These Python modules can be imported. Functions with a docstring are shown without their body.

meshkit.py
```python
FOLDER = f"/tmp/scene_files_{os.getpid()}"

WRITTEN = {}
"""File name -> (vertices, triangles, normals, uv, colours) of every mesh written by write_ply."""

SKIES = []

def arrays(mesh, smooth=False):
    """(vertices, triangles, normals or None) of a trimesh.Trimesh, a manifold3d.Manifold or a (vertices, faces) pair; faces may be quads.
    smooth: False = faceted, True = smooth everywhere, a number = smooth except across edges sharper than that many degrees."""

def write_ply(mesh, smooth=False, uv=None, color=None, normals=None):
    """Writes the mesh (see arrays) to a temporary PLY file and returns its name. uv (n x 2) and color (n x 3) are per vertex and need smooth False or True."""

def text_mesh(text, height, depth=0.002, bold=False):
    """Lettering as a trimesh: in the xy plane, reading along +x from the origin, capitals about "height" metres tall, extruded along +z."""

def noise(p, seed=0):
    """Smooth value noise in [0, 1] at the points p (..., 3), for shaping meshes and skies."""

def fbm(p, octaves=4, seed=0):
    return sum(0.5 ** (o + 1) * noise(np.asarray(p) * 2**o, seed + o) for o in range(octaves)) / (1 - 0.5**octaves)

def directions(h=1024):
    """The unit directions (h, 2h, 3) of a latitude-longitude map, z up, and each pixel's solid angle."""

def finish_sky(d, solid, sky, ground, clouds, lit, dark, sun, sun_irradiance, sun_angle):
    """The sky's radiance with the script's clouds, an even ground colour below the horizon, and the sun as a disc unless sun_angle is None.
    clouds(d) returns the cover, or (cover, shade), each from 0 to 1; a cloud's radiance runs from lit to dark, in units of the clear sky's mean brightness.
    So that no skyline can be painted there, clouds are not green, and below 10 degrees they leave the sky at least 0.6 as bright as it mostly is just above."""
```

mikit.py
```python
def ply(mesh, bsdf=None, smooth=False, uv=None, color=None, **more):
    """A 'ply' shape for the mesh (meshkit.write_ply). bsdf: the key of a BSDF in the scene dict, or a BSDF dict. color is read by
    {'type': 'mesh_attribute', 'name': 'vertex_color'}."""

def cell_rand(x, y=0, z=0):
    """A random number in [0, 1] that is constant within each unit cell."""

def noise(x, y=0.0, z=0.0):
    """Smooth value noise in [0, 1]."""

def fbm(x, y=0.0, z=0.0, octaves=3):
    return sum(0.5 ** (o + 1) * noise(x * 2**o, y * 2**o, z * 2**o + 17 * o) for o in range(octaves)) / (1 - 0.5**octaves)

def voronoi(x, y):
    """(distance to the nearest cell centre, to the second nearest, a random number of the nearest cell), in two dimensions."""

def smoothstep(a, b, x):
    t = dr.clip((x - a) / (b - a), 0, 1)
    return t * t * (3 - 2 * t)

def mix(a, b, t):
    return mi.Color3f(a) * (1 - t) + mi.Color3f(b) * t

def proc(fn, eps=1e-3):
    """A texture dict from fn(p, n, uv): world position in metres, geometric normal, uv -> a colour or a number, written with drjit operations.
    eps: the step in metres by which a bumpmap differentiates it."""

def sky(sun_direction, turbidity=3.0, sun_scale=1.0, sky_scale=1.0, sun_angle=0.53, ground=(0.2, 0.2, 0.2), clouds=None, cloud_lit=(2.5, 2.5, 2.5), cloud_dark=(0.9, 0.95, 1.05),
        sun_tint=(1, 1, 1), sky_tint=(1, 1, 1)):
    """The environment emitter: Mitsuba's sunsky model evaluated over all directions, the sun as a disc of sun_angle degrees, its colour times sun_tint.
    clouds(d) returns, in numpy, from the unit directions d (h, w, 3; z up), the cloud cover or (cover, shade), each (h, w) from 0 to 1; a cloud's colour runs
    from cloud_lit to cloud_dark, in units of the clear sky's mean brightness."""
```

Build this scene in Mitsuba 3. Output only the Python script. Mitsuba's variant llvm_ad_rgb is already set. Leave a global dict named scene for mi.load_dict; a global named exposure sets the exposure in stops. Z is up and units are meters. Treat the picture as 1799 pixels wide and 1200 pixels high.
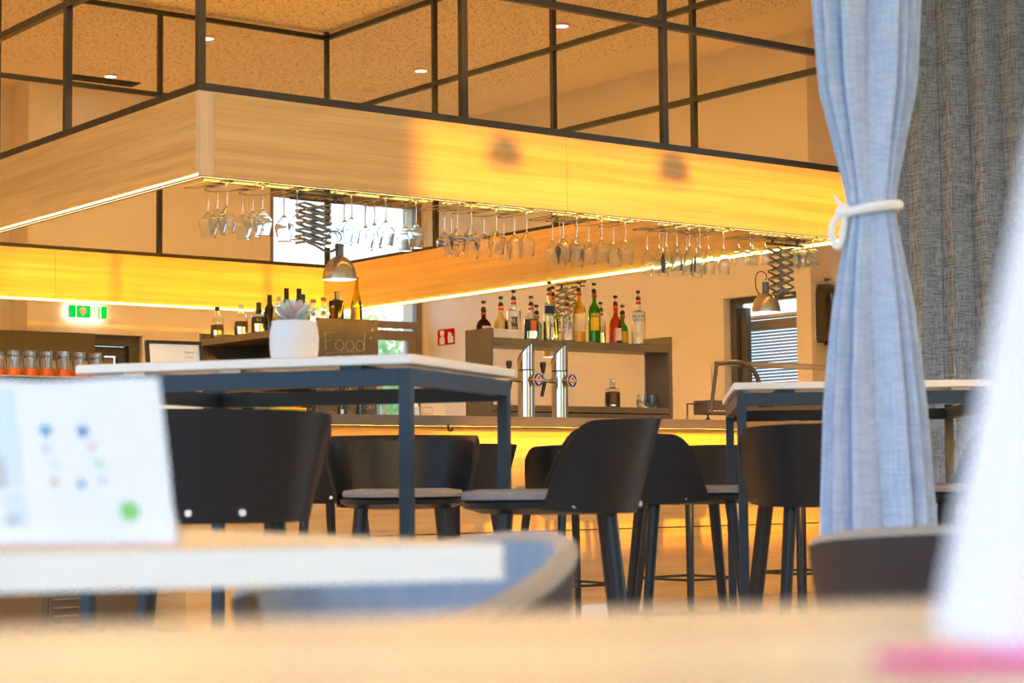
import math, random
import numpy as np, trimesh, mitsuba as mi, drjit as dr
import mikit, meshkit
from mikit import proc, noise, fbm, voronoi, cell_rand, smoothstep, mix

T = mi.ScalarTransform4f
scene, labels, place, counters = {}, {}, {}, {}
random.seed(7); rng = np.random.default_rng(7)

# ------------------------------------------------------------------ camera, sky, exposure
exposure = 0.1
CAM = np.array([0.0, 0.0, 0.79])
FWD = np.array([0.6047, 0.7932, 0.0721]); UPV = np.array([-0.0361, -0.0631, 0.9974]); RGT = np.array([0.7956, -0.6057, -0.0096])
scene['camera'] = {'type': 'thinlens', 'fov': 29.92, 'fov_axis': 'x', 'near_clip': 0.02, 'far_clip': 300.0,
                   'aperture_radius': 0.0056, 'focus_distance': 9.6,
                   'to_world': T().look_at(origin=CAM.tolist(), target=(CAM + FWD).tolist(), up=UPV.tolist())}
SUN_EL, SUN_AZ = math.radians(6.0), math.radians(9.0)
SUN = (-math.sin(SUN_AZ) * math.cos(SUN_EL), -math.cos(SUN_AZ) * math.cos(SUN_EL), math.sin(SUN_EL))
scene['sky'] = mikit.sky(SUN, turbidity=4.0, sun_scale=14.0, sky_scale=31.0, sun_angle=1.0, ground=(0.25, 0.25, 0.22),
                         sun_tint=(1.0, 0.78, 0.02), sky_tint=(0.60, 0.96, 1.70),
                         clouds=lambda d: np.full(d.shape[:2], 0.55), cloud_lit=(1.15, 1.6, 2.35), cloud_dark=(1.2, 1.3, 1.5))
LED = (50.0, 22.0, 1.8)          # warm strip lights
DOWN = (880.0, 500.0, 140.0)    # ceiling downlights over the bar
DOWNF = (3000.0, 1850.0, 760.0) # stronger ones over the seating
BULB = (320.0, 190.0, 66.0)
PEND = (1700.0, 1060.0, 430.0)

# ------------------------------------------------------------------ mesh helpers
def cat(ms): return trimesh.util.concatenate([m for m in ms if m is not None])
def box(x0, x1, y0, y1, z0, z1, c=0.0015):
    s = np.array([x1 - x0, y1 - y0, z1 - z0]); m = np.array([x1 + x0, y1 + y0, z1 + z0]) / 2
    if c <= 0 or c * 2.2 > s.min():
        b = trimesh.creation.box(s); b.apply_translation(m); return b
    h = s / 2; pts = []
    for sx in (-1, 1):
        for sy in (-1, 1):
            for sz in (-1, 1):
                g = np.array([sx, sy, sz])
                for k in range(3):
                    e = h - c; e[k] = h[k]; pts.append(g * e)
    b = trimesh.convex.convex_hull(np.array(pts)); b.apply_translation(m); return b
def rot(m, deg, axis=(0, 0, 1), at=(0, 0, 0)):
    m.apply_transform(trimesh.transformations.rotation_matrix(math.radians(deg), axis, at)); return m
def mv(m, x, y, z): m.apply_translation((x, y, z)); return m
def loft(rings, cap0=True, cap1=True, closed=True):
    n = len(rings[0]); v = np.vstack(rings); f = []
    for i in range(len(rings) - 1):
        for j in range(n if closed else n - 1):
            a, b = i * n + j, i * n + (j + 1) % n
            f += [[a, b, b + n], [a, b + n, a + n]]
    k = len(v)
    if cap0:
        v = np.vstack([v, rings[0].mean(0)]); f += [[(j + 1) % n, j, k] for j in range(n)]; k += 1
    if cap1:
        o = (len(rings) - 1) * n; v = np.vstack([v, rings[-1].mean(0)]); f += [[o + j, o + (j + 1) % n, k] for j in range(n)]
    return trimesh.Trimesh(v, f, process=False)
def lathe(prof, n=28, sq=0.0, cap=True):
    """prof: (r, z) list; sq > 0 makes the section a rounded square."""
    a = np.linspace(0, 2 * math.pi, n, endpoint=False); rings = []
    if sq:
        p = 2 + sq; k = (np.abs(np.cos(a)) ** p + np.abs(np.sin(a)) ** p) ** (-1 / p)
    else: k = np.ones(n)
    for r, z in prof: rings.append(np.stack([r * k * np.cos(a), r * k * np.sin(a), np.full(n, z)], 1))
    return loft(rings, cap, cap)
def tube(p0, p1, r0, r1=None, n=12):
    p0, p1 = np.array(p0, float), np.array(p1, float); r1 = r0 if r1 is None else r1
    z = p1 - p0; z /= np.linalg.norm(z); x = np.cross(z, [0, 0, 1] if abs(z[2]) < .9 else [1, 0, 0]); x /= np.linalg.norm(x); y = np.cross(z, x)
    a = np.linspace(0, 2 * math.pi, n, endpoint=False); c = np.cos(a)[:, None] * x + np.sin(a)[:, None] * y
    return loft([p0 + r0 * c, p1 + r1 * c])
def path(pts, r, n=8, flat=1.0):
    pts = np.array(pts, float); d = np.gradient(pts, axis=0); rings = []; ref = np.array([0.0123, 0.031, 1.0])
    a = np.linspace(0, 2 * math.pi, n, endpoint=False)
    rr = np.broadcast_to(r, len(pts)); X = None
    for p, t, q in zip(pts, d, rr):
        t = t / np.linalg.norm(t)
        if X is None:
            X = np.cross(t, ref) if abs(t[2]) < .9 else np.cross(t, [1, 0, 0])
        X = X - t * (X @ t); X /= np.linalg.norm(X); Y = np.cross(t, X)
        rings.append(p + q * (np.cos(a)[:, None] * X + flat * np.sin(a)[:, None] * Y))
    return loft(rings)
def spline(p, n=24):
    from scipy.interpolate import CubicSpline
    p = np.array(p, float); s = np.r_[0, np.cumsum(np.linalg.norm(np.diff(p, axis=0), axis=1))]
    return CubicSpline(s, p)(np.linspace(0, s[-1], n))
def ico(r, sub=2): return trimesh.creation.icosphere(subdivisions=sub, radius=r)

# ------------------------------------------------------------------ scene bookkeeping
def numbered(name):
    k = counters.get(name, 0); counters[name] = k + 1
    return name if k == 0 else f'{name}_{k:03d}'
def thing(name, label, cat_, group=None, to=None):
    k = numbered(name); labels[k] = {'label': label, 'category': cat_}
    if group: labels[k]['group'] = group
    if to is not None: place[k] = to
    return k
CACHE = {}
def part(t, name, mesh, mat, smooth=False, label=None, stuff=False, cache=None, **more):
    """One entry of the scene under thing (or part) t; cache shares a ply dict."""
    k = numbered(t + '__' + name)
    if cache is not None and cache in CACHE: d = dict(CACHE[cache])
    else:
        d = mikit.ply(mesh() if callable(mesh) else mesh, mat, smooth=smooth, **more)
        if cache is not None: CACHE[cache] = dict(d)
    root = t.split('__')[0]
    if root in place: d['to_world'] = place[root]
    scene[k] = d
    if label or stuff: labels[k] = {**({'label': label} if label else {}), **({'kind': 'stuff'} if stuff else {})}
    return k
def single(name, mesh, mat, label, cat_, smooth=False, group=None, **more):
    k = thing(name, label, cat_, group); scene[k] = mikit.ply(mesh, mat, smooth=smooth, **more); return k
def struct(name, mesh, mat, smooth=False, label=None):
    scene[name] = mikit.ply(mesh, mat, smooth=smooth); labels[name] = {'kind': 'structure', **({'label': label} if label else {})}; counters[name] = 1; return name
def structp(t, name, mesh, mat, smooth=False, **more):
    return part(t, name, mesh, mat, smooth, **more)
def emit(rgb): return {'type': 'area', 'radiance': {'type': 'rgb', 'value': list(rgb)}}
ORD = ['first', 'second', 'third', 'fourth', 'fifth', 'sixth', 'seventh', 'eighth', 'ninth', 'tenth', 'eleventh', 'twelfth']

# ------------------------------------------------------------------ materials
def mat(key, d): scene['mat_' + key] = d; return 'mat_' + key
def rgb(*c): return {'type': 'rgb', 'value': list(c)}
def diff(key, c): return mat(key, {'type': 'twosided', 'b': {'type': 'diffuse', 'reflectance': rgb(*c)}})
def pri(key, c, rough=.4, metal=0., spec=.5, **k):
    return mat(key, {'type': 'twosided', 'b': {'type': 'principled', 'base_color': c if isinstance(c, dict) else rgb(*c), 'roughness': rough, 'metallic': metal, 'specular': spec, **k}})
def oak(p, n, uv):
    s = p.x + p.y
    g = fbm(s * 1.1 + 3 * noise(p.z * 9), p.z * 38, 2.0, 3); h = noise(s * 5, p.z * 240)
    plank = noise(s * .35, p.z * 5)
    t = dr.clip(.62 * g + .22 * h + .16 * plank, 0, 1)
    return mix((.57, .35, .135), (.71, .48, .22), smoothstep(.2, .8, t))
def oak_up(p, n, uv):
    g = fbm((p.x + p.y) * 42, p.z * 1.3, 1.0, 3); h = noise((p.x + p.y) * 260, p.z * 6)
    return mix((.62, .44, .28), (.72, .53, .35), smoothstep(.3, .7, .7 * g + .3 * h))
def oak_top(p, n, uv):
    s = p.x * .6 + p.y * .8; q = p.x * .8 - p.y * .6
    g = fbm(q * 1.4, s * 40, 3.0, 3)
    return mix((.66, .46, .27), (.80, .60, .38), smoothstep(.3, .7, g))
def ceil_fn(p, n, uv):
    a, b, c = voronoi(p.x * 26, p.y * 26); a2, b2, c2 = voronoi(p.x * 17 + 5, p.y * 17)
    edge = smoothstep(.55, .75, 11.60 - p.x)      # plain plaster border along the right wall
    edge2 = smoothstep(.5, .6, 16.7 - p.y)
    m = dr.maximum(dr.select(c > .45, 1 - smoothstep(.20, .27, a), 0), dr.select(c2 > .6, 1 - smoothstep(.17, .23, a2), 0)) * edge * edge2
    return mix((.96, .80, .54), (.58, .42, .24), m)
def wall_fn(p, n, uv):
    return mix((.80, .71, .57), (.85, .77, .63), noise(p.x * 2, p.y * 2, p.z * 2))
def linen_fn(p, n, uv):
    s = p.x * 1.2 - p.y * .9
    a = noise(s * 320, p.z * 26); b = noise(s * 30, p.z * 420); c = fbm(s * 12, p.z * 160, 0, 2)
    t = dr.clip(.36 * a + .36 * b + .28 * c, 0, 1)
    return mix((.10, .15, .23), (.31, .42, .60), smoothstep(.25, .75, t))
def linen2_fn(p, n, uv):
    a = noise(uv.x * 500, p.z * 22); b = noise(uv.x * 30, p.z * 330)
    return mix((.34, .45, .62), (.48, .59, .74), smoothstep(.2, .8, .5 * a + .5 * b))
def leaf_fn(p, n, uv):
    return mix((.16, .30, .06), (.42, .58, .16), noise(p.x * 9, p.y * 9, p.z * 9))
def felt_fn(p, n, uv):
    return mix((.20, .20, .22), (.33, .33, .35), fbm(p.x * 160, p.y * 160, p.z * 160, 2))
def floor_fn(p, n, uv):
    return mix((.54, .50, .45), (.64, .60, .54), fbm(p.x * 1.5, p.y * 1.5, 0, 3))
def brushed_fn(p, n, uv): return mix((.42, .38, .31), (.58, .53, .44), noise(p.z * 900, 1.0, 1.0))

WALL = mat('wall', {'type': 'twosided', 'b': {'type': 'diffuse', 'reflectance': proc(wall_fn)}})
CEIL = mat('ceiling', {'type': 'twosided', 'b': {'type': 'diffuse', 'reflectance': proc(ceil_fn)}})
FLOOR = pri('floor', proc(floor_fn), .28, 0, .5)
OAK = pri('oak', proc(oak), .45, 0, .4)
OAKUP = pri('oak_trim', proc(oak_up), .45, 0, .4)
OAKTOP = pri('oak_laminate', proc(oak_top), .38, 0, .45)
LINEN = mat('linen', {'type': 'twosided', 'b': {'type': 'diffuse', 'reflectance': proc(linen_fn)}})
LINEN2 = mat('linen_pale', {'type': 'twosided', 'b': {'type': 'diffuse', 'reflectance': proc(linen2_fn)}})
FELT = mat('felt', {'type': 'twosided', 'b': {'type': 'diffuse', 'reflectance': proc(felt_fn)}})
LEAF = mat('leaf', {'type': 'principledthin', 'base_color': {'type': 'rgb', 'value': [.50, .66, .30]}, 'roughness': .5, 'diff_trans': 1.2})
BRASS = pri('brushed_metal', proc(brushed_fn), .30, 1.0)
BLACK = pri('black_metal', (.010, .010, .010), .36, 0, .6)
FRAME = pri('table_metal', (.014, .032, .056), .42, 0, .38)
SHELL = pri('shell', (.004, .008, .014), .38, 0, .32)
LEGM = pri('stained_leg', (.005, .009, .015), .34, 0, .4)
EDGE = pri('edge_band', (.88, .83, .76), .4)
GREY = pri('grey_laminate', (.125, .11, .095), .35, 0, .5)
GREYD = pri('dark_laminate', (.085, .07, .055), .4)
DARKF = pri('dark_frame', (.07, .07, .07), .45)
WINF = pri('window_frame', (.22, .17, .13), .45)
STEEL = pri('polished_steel', (.62, .60, .57), .12, 1.0)
WIRE = pri('wire', (.80, .70, .54), .30, 1.0)
GUN = pri('scissor_steel', (.10, .12, .145), .4, .2)
ZINC = pri('screw', (.8, .8, .8), .4)
WHITE = pri('white', (.85, .85, .85), .4)
PAPER = diff('paper', (.88, .88, .88)); CERAM = pri('ceramic', (.80, .82, .85), .3)
INK = diff('ink', (.07, .07, .07)); CHALK = diff('chalk', (.9, .87, .8))
BLACKP = pri('black_plastic', (.012, .012, .012), .25); GLOSS = pri('gloss_black', (.01, .009, .008), .06, 0, .8)
REDP = pri('red_plastic', (.60, .02, .015), .35); ORANGE = pri('orange', (.85, .16, .01), .4)
GREENI = diff('green_ink', (.25, .62, .20)); BLUEI = diff('blue_ink', (.06, .20, .55)); TEALI = diff('teal_ink', (.07, .30, .50))
NAVY = diff('navy', (.03, .05, .13)); GREYI = diff('grey_ink', (.55, .56, .58)); PALEB = diff('pale_blue', (.70, .80, .92)); PINK = diff('pink', (.95, .07, .36))
PALEP = diff('pale_pink', (.75, .42, .45)); YELL = diff('yellow_print', (.85, .62, .05)); CREAM = diff('cream', (.85, .74, .52)); CORK = diff('cork', (.50, .28, .12))
SEPIA = diff('sepia', (.16, .09, .05)); SIGNR = diff('sign_red', (.55, .01, .01)); SIGNW = diff('sign_white', (.85, .75, .55)); TAN = diff('tan_print', (.62, .40, .22))
GLASS = mat('glass', {'type': 'dielectric', 'int_ior': 1.5})
PANE = mat('pane', {'type': 'thindielectric', 'int_ior': 1.5})
def tint(key, c): return mat(key, {'type': 'dielectric', 'int_ior': 1.5, 'specular_transmittance': rgb(*c)})
GGREEN = tint('glass_green', (.38, .72, .12)); GBROWN = tint('glass_brown', (.42, .22, .07)); GYEL = tint('glass_yellow', (.86, .84, .36)); GDARK = pri('glass_dark', (.012, .010, .010), .08, 0, .7)
GAMB = tint('glass_amber', (.86, .46, .10)); GGOLD = tint('glass_gold', (.96, .83, .42)); GSEA = tint('glass_sea', (.70, .92, .80))
def fluid(key, c): return mat(key, {'type': 'dielectric', 'int_ior': 1.06, 'specular_transmittance': rgb(*c)})
LAMB = fluid('liquid_amber', (.86, .42, .07)); LGOLD = fluid('liquid_gold', (.95, .78, .28)); LPALE = fluid('liquid_pale', (.95, .94, .74))
YELB = pri('liqueur', (.72, .52, .16), .25)
POT = pri('pot', (.72, .76, .80), .5); SUCC = pri('succulent', (.46, .62, .57), .5); SUCT = pri('succulent_tip', (.55, .42, .42), .5)
BARK = diff('bark', (.12, .08, .05)); GRASS = diff('grass', (.20, .30, .08)); BLINDM = pri('blind', (.42, .52, .66), .4); BLUEG = pri('tub_blue', (.20, .26, .34), .8); TUBRIM = pri('tub_rim', (.34, .30, .25), .7)
BROWNF = pri('tub_brown', (.04, .03, .026), .5, 0, .3)
LEDM = diff('led_cover', (.9, .9, .9))

# ------------------------------------------------------------------ the room
X0, X1, Y0, Y1, ZB, ZW = 4.04, 8.31, 7.6, 13.45, 2.165, 2.55      # bar canopy
H = 4.55
struct('floor', box(-1.8, 16.2, -4.2, 17.6, -.1, 0, 0), FLOOR)
struct('ceiling', box(-1.8, 16.2, -4.2, 17.6, H, H + .1, 0), CEIL)
struct('ground', box(-60, 90, -80, 90, -.25, -.15, 0), GRASS)
struct('wall_back', cat([box(7.113, 7.63, 16.7, 17.1, 0, H, 0), box(7.63, 8.28, 16.7, 17.1, 2.2, H, 0), box(8.28, 9.685, 16.7, 17.1, 0, H, 0), box(9.685, 11.56, 16.7, 17.1, 3.75, H, 0),
                         box(11.56, 11.9, 16.7, 17.1, 0, H, 0), box(-1.8, 7.113, 17.1, 17.4, 0, H, 0)]), WALL)
WX, RY = 11.60, 11.11            # plane of the right wall, and where it turns the corner
struct('wall_right', cat([box(WX, WX + .25, 12.16, 16.7, 0, H, 0), box(WX, WX + .25, 11.28, 12.16, 2.355, H, 0), box(WX, WX + .25, 11.28, 12.16, 0, 1.0, 0), box(WX, WX + .25, RY, 11.28, 0, H, 0),
                          box(WX + .25, 16.2, RY, RY + .25, 0, H, 0)]), WALL)
struct('wall_far_right', cat([box(16.2, 16.4, 5.8, 11.6, 0, H, 0), box(10.2, 16.2, 5.6, 5.8, 0, H, 0), box(10, 10.2, -4.2, 5.8, 0, .25, 0), box(10, 10.2, -4.2, 5.8, 4.2, H, 0)] + [box(10, 10.2, y - .06, y + .06, .25, 4.2, 0) for y in (-4.1, -1.7, .7, 3.1, 5.7)]), WALL)
# left facade: tall window openings beside the seating; solid towards the back
fl = [box(-1.8, -1.6, 7.0, 17.4, 0, H, 0), box(-1.8, -1.6, -4.2, 7.0, 0, .25, 0), box(-1.8, -1.6, -4.2, 7.0, 4.2, H, 0)] + [box(-1.8, -1.6, y - .06, y + .06, .25, 4.2, 0) for y in (-4.1, -1.7, .7, 3.1, 5.5)]
struct('wall_left', cat(fl), WALL)
# facade behind the camera, with window rows through which the low sun reaches the bar
ff = [(2.0, 6.6, 3.97, 4.46), (3.37, 6.6, 3.36, 3.80), (4.0, 6.7, 1.74, 1.90), (3.8, 6.7, 2.13, 2.42), (-1.5, 1.6, .3, 4.3)]
xs = sorted({-1.8, 16.2, *[a for f in ff for a in f[:2]]}); zs = sorted({0.0, H, *[a for f in ff for a in f[2:]]})
cells = []
for z0, z1 in zip(zs, zs[1:]):
    run = None
    for x0, x1 in zip(xs, xs[1:]):
        op = any(f[0] <= x0 and x1 <= f[1] and f[2] <= z0 and z1 <= f[3] for f in ff)
        if op:
            if run: cells.append(box(run[0], run[1], -4.2, -4.0, z0, z1, 0)); run = None
        else: run = (run[0], x1) if run else (x0, x1)
    if run: cells.append(box(run[0], run[1], -4.2, -4.0, z0, z1, 0))
struct('wall_front', cat(cells), WALL)
struct('outside_building', cat([box(-9, .4, -17, -14, -.15, 5.6, 0), box(-9.2, .6, -17.2, -13.8, 5.6, 5.8, 0)]), WALL)

# glazed garden door and tall window in the back wall
w = 'window_1'; labels[w] = {'kind': 'structure', 'label': 'tall window with brown frame and garden door in the back wall'}
def bar(x0, x1, z0, z1, y0=16.74, y1=16.82): return box(x0, x1, y0, y1, z0, z1, .004)
structp(w, 'frame', cat([bar(9.685, 9.75, 0, 3.75), bar(11.49, 11.56, 0, 3.75), bar(9.75, 11.49, 3.68, 3.75)]), WINF)
structp(w, 'mullion', bar(10.66, 10.73, 0, 2.40), WINF); structp(w, 'transom', bar(9.75, 11.49, 2.40, 2.47), WINF)
structp(w, 'door_leaf', cat([bar(10.735, 10.83, .02, 2.37, 16.73, 16.79), bar(11.38, 11.48, .02, 2.37, 16.73, 16.79), bar(10.83, 11.38, 2.27, 2.37, 16.73, 16.79), bar(10.83, 11.38, .02, .2, 16.73, 16.79)]), WINF)
for x0, x1, z0, z1 in ((9.75, 11.49, 2.47, 3.68), (9.75, 10.66, 0, 2.40), (10.83, 11.38, .2, 2.27)):
    structp(w, 'pane', trimesh.Trimesh([[x0, 16.77, z0], [x1, 16.77, z0], [x1, 16.77, z1], [x0, 16.77, z1]], [[0, 1, 2], [0, 2, 3]]), PANE)
# window in the right wall with outside blind
w = 'window_2'; labels[w] = {'kind': 'structure', 'label': 'window with dark frame and outside blind in the right wall'}
def bx(y0, y1, z0, z1, x0=11.68, x1=11.77): return box(x0, x1, y0, y1, z0, z1, .004)
structp(w, 'frame', cat([bx(12.09, 12.16, 1, 2.355), bx(11.28, 11.31, 1, 2.355), bx(11.31, 12.09, 2.305, 2.355), bx(11.31, 12.09, 1, 1.06)]), DARKF)
structp(w, 'sash', bx(12.01, 12.07, 1.06, 2.27, 11.72, 11.79), DARKF)
structp(w, 'pane', trimesh.Trimesh([[11.75, 11.31, 1.06], [11.75, 12.09, 1.06], [11.75, 12.09, 2.305], [11.75, 11.31, 2.305]], [[0, 1, 2], [0, 2, 3]]), PANE)
structp(w, 'blind_box', box(11.92, 12.04, 10.9, 13.0, 2.085, 2.17, .003), WINF)
structp(w, 'shade_rail', box(11.92, 12.02, 10.9, 13.0, 2.185, 2.215, .003), CREAM)
structp(w, 'tube_light', tube((11.98, 10.9, 2.265), (11.98, 13.0, 2.265), .02), LEDM, True, emitter=emit((5.5, 5.6, 5.2)))
sl = rot(box(-.014, .014, 10.9, 13.0, -.0008, .0008, 0), 38, (0, 1, 0))
for i in range(20): part(w, 'slat', mv(sl.copy(), 11.97, 0, 2.06 - .028 * i), BLINDM)
# dark framed door with a wooden leaf in the back wall, deep yellow reveal
d_ = 'door_1'; labels[d_] = {'kind': 'structure', 'label': 'dark grey framed door with wooden leaf in the back wall'}
structp(d_, 'frame', cat([box(7.63, 8.28, 16.76, 16.86, 2.10, 2.2, .004), box(8.17, 8.28, 16.76, 16.86, 0, 2.10, .004), box(7.63, 7.70, 16.76, 16.86, 0, 2.10, .004)]), DARKF)
structp(d_, 'inner_frame', cat([box(7.70, 8.17, 16.82, 16.9, 2.01, 2.095, .004), box(8.09, 8.165, 16.82, 16.9, 0, 2.01, .004)]), DARKF)
structp(d_, 'leaf', box(7.70, 8.09, 16.92, 16.96, 0, 2.0, .003), OAKTOP)
struct('trim_1', box(WX + .01, 16.2, RY - .015, RY, 0, .08, .003), GREYD)

# ceiling fittings
VIS = [(7.65, 16.1, 'above the green exit sign, far left'), (7.65, 14.24, 'beside the thick corner post of the bar canopy'), (9.86, 14.27, 'in the middle of the cage, over the tall window'), (9.83, 12.17, 'right of the middle, nearest the camera')]
disc = lambda: lathe([(.001, -.004), (.05, -.004), (.05, .012), (.001, .012)], 20)
ring = lambda: lathe([(.052, -.006), (.068, -.004), (.068, .014), (.052, .014), (.052, -.006)], 24, cap=False)
OUT = [(5.4, 12.3, 'left over the bar island'), (5.4, 14.3, 'left behind the bar island'), (5.2, 10.0, 'over the left half of the bar'), (7.4, 10.0, 'over the right half of the bar'), (10.4, 10.0, 'right of the bar canopy'),
       (2.6, 9.6, 'left of the bar canopy'), (3.4, 6.9, 'before the left corner of the bar'), (6.2, 5.6, 'before the middle of the bar'), (9.2, 6.6, 'before the right end of the bar'), (1.6, 2.2, 'over the left low table'), (.9, -.3, 'over the foreground table')]
for i, (x, y, wh) in enumerate(VIS + OUT):
    vis = i < len(VIS)
    t = thing('ceiling_downlight', ('small round recessed ceiling light glowing ' if vis else 'round recessed ceiling light out of view ') + wh, 'ceiling light', None, T().translate([x, y, H - .013]))
    part(t, 'lens', disc, LEDM, False, cache='dl_lens' + str(i > 8), emitter=emit(DOWNF if i > 8 else DOWN)); part(t, 'rim', ring, CREAM, False, cache='dl_rim')
t = thing('smoke_detector', 'small cream smoke detector on the ceiling behind the canopy cage', 'smoke detector', None, T().translate([9.93, 15.25, H - .05]))
part(t, 'base', lathe([(.07, .05), (.07, .025), (.055, .02), (.055, .05)], 20, cap=True), CREAM, 35); part(t, 'sensor', lathe([(.02, .02), (.045, .018), (.035, 0), (.001, -.002)], 20), CREAM, 35)
t = thing('ceiling_vent', 'long dark slot vent in the ceiling above the exit sign', 'vent')
part(t, 'slot', box(7.34, 8.03, 16.25, 16.45, H - .012, H - .002, .002), BLACKP)
for i in range(3): part(t, 'blade', box(7.36, 8.01, 16.29 + .05 * i, 16.30 + .05 * i, H - .022, H - .012, 0), GREYD)

# garden beyond the glass
def tree(x, y, h, r, n, seed, label):
    t = thing('garden_tree', label, 'tree'); g = np.random.default_rng(seed)
    part(t, 'trunk', path(spline([(x, y, -.15), (x + .1, y, h * .35), (x - .05, y + .1, h * .75)], 8), np.linspace(.12, .04, 8)), BARK, True)
    c = g.normal(size=(n, 3)); c /= np.linalg.norm(c, axis=1, keepdims=True); c *= (g.random((n, 1)) ** .4) * r * np.array([1, 1, .95]); c += (x, y, h * .62)
    a, b = g.normal(size=(2, n, 3)); a /= np.linalg.norm(a, axis=1, keepdims=True); b = np.cross(a, b); b /= np.linalg.norm(b, axis=1, keepdims=True)
    s = g.uniform(.06, .12, (n, 1)); V = np.stack([c - a * s, c + b * s * .5, c + a * s, c - b * s * .5], 1).reshape(-1, 3)
    k = np.arange(n)[:, None] * 4; F = np.vstack([k + [0, 1, 2], k + [0, 2, 3]])
    part(t, 'foliage', trimesh.Trimesh(V, F, process=False), LEAF, stuff=True)
tree(15.5, 24.5, 2.9, 1.35, 3000, 1, 'bright green garden tree beyond the glass door, nearest the red sign')
tree(12.2, 23.0, 2.7, 1.3, 2600, 2, 'green garden tree behind the window left of the glass door')
tree(18.6, 28.5, 3.3, 1.8, 3000, 3, 'pale green tree furthest back in the garden')

# ------------------------------------------------------------------ bar canopy
cn = thing('bar_canopy', 'oak clad bar canopy with black steel cage hung over the bar', 'canopy')
TH = .028
part(cn, 'corner_trim', box(X0, X0 + .083, Y0, Y0 + TH, ZB, ZW, .001), OAKUP, label='pale corner strip with upright grain')
part(cn, 'wood_panel', box(X0 + .0835, 6.158, Y0, Y0 + TH, ZB, ZW, .0007), OAK)
part(cn, 'wood_panel', box(6.160, X1 + .1, Y0, Y0 + TH, ZB, ZW, .0007), OAK)
part(cn, 'wood_panel', box(X0, X0 + TH, Y0 + TH, 10.4, ZB, ZW, .0007), OAK); part(cn, 'wood_panel', box(X0, X0 + TH, 10.402, Y1 + .1, ZB, ZW, .0007), OAK)
for a, b in ((X0 + .1, 5.95), (5.952, X1)): part(cn, 'wood_panel', box(a, b, Y1, Y1 + TH, ZB, ZW, .0007), OAK)
for a, b in ((Y0 + .1, 10.5), (10.502, Y1)): part(cn, 'wood_panel', box(X1, X1 + TH, a, b, ZB, ZW, .0007), OAK)
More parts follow.
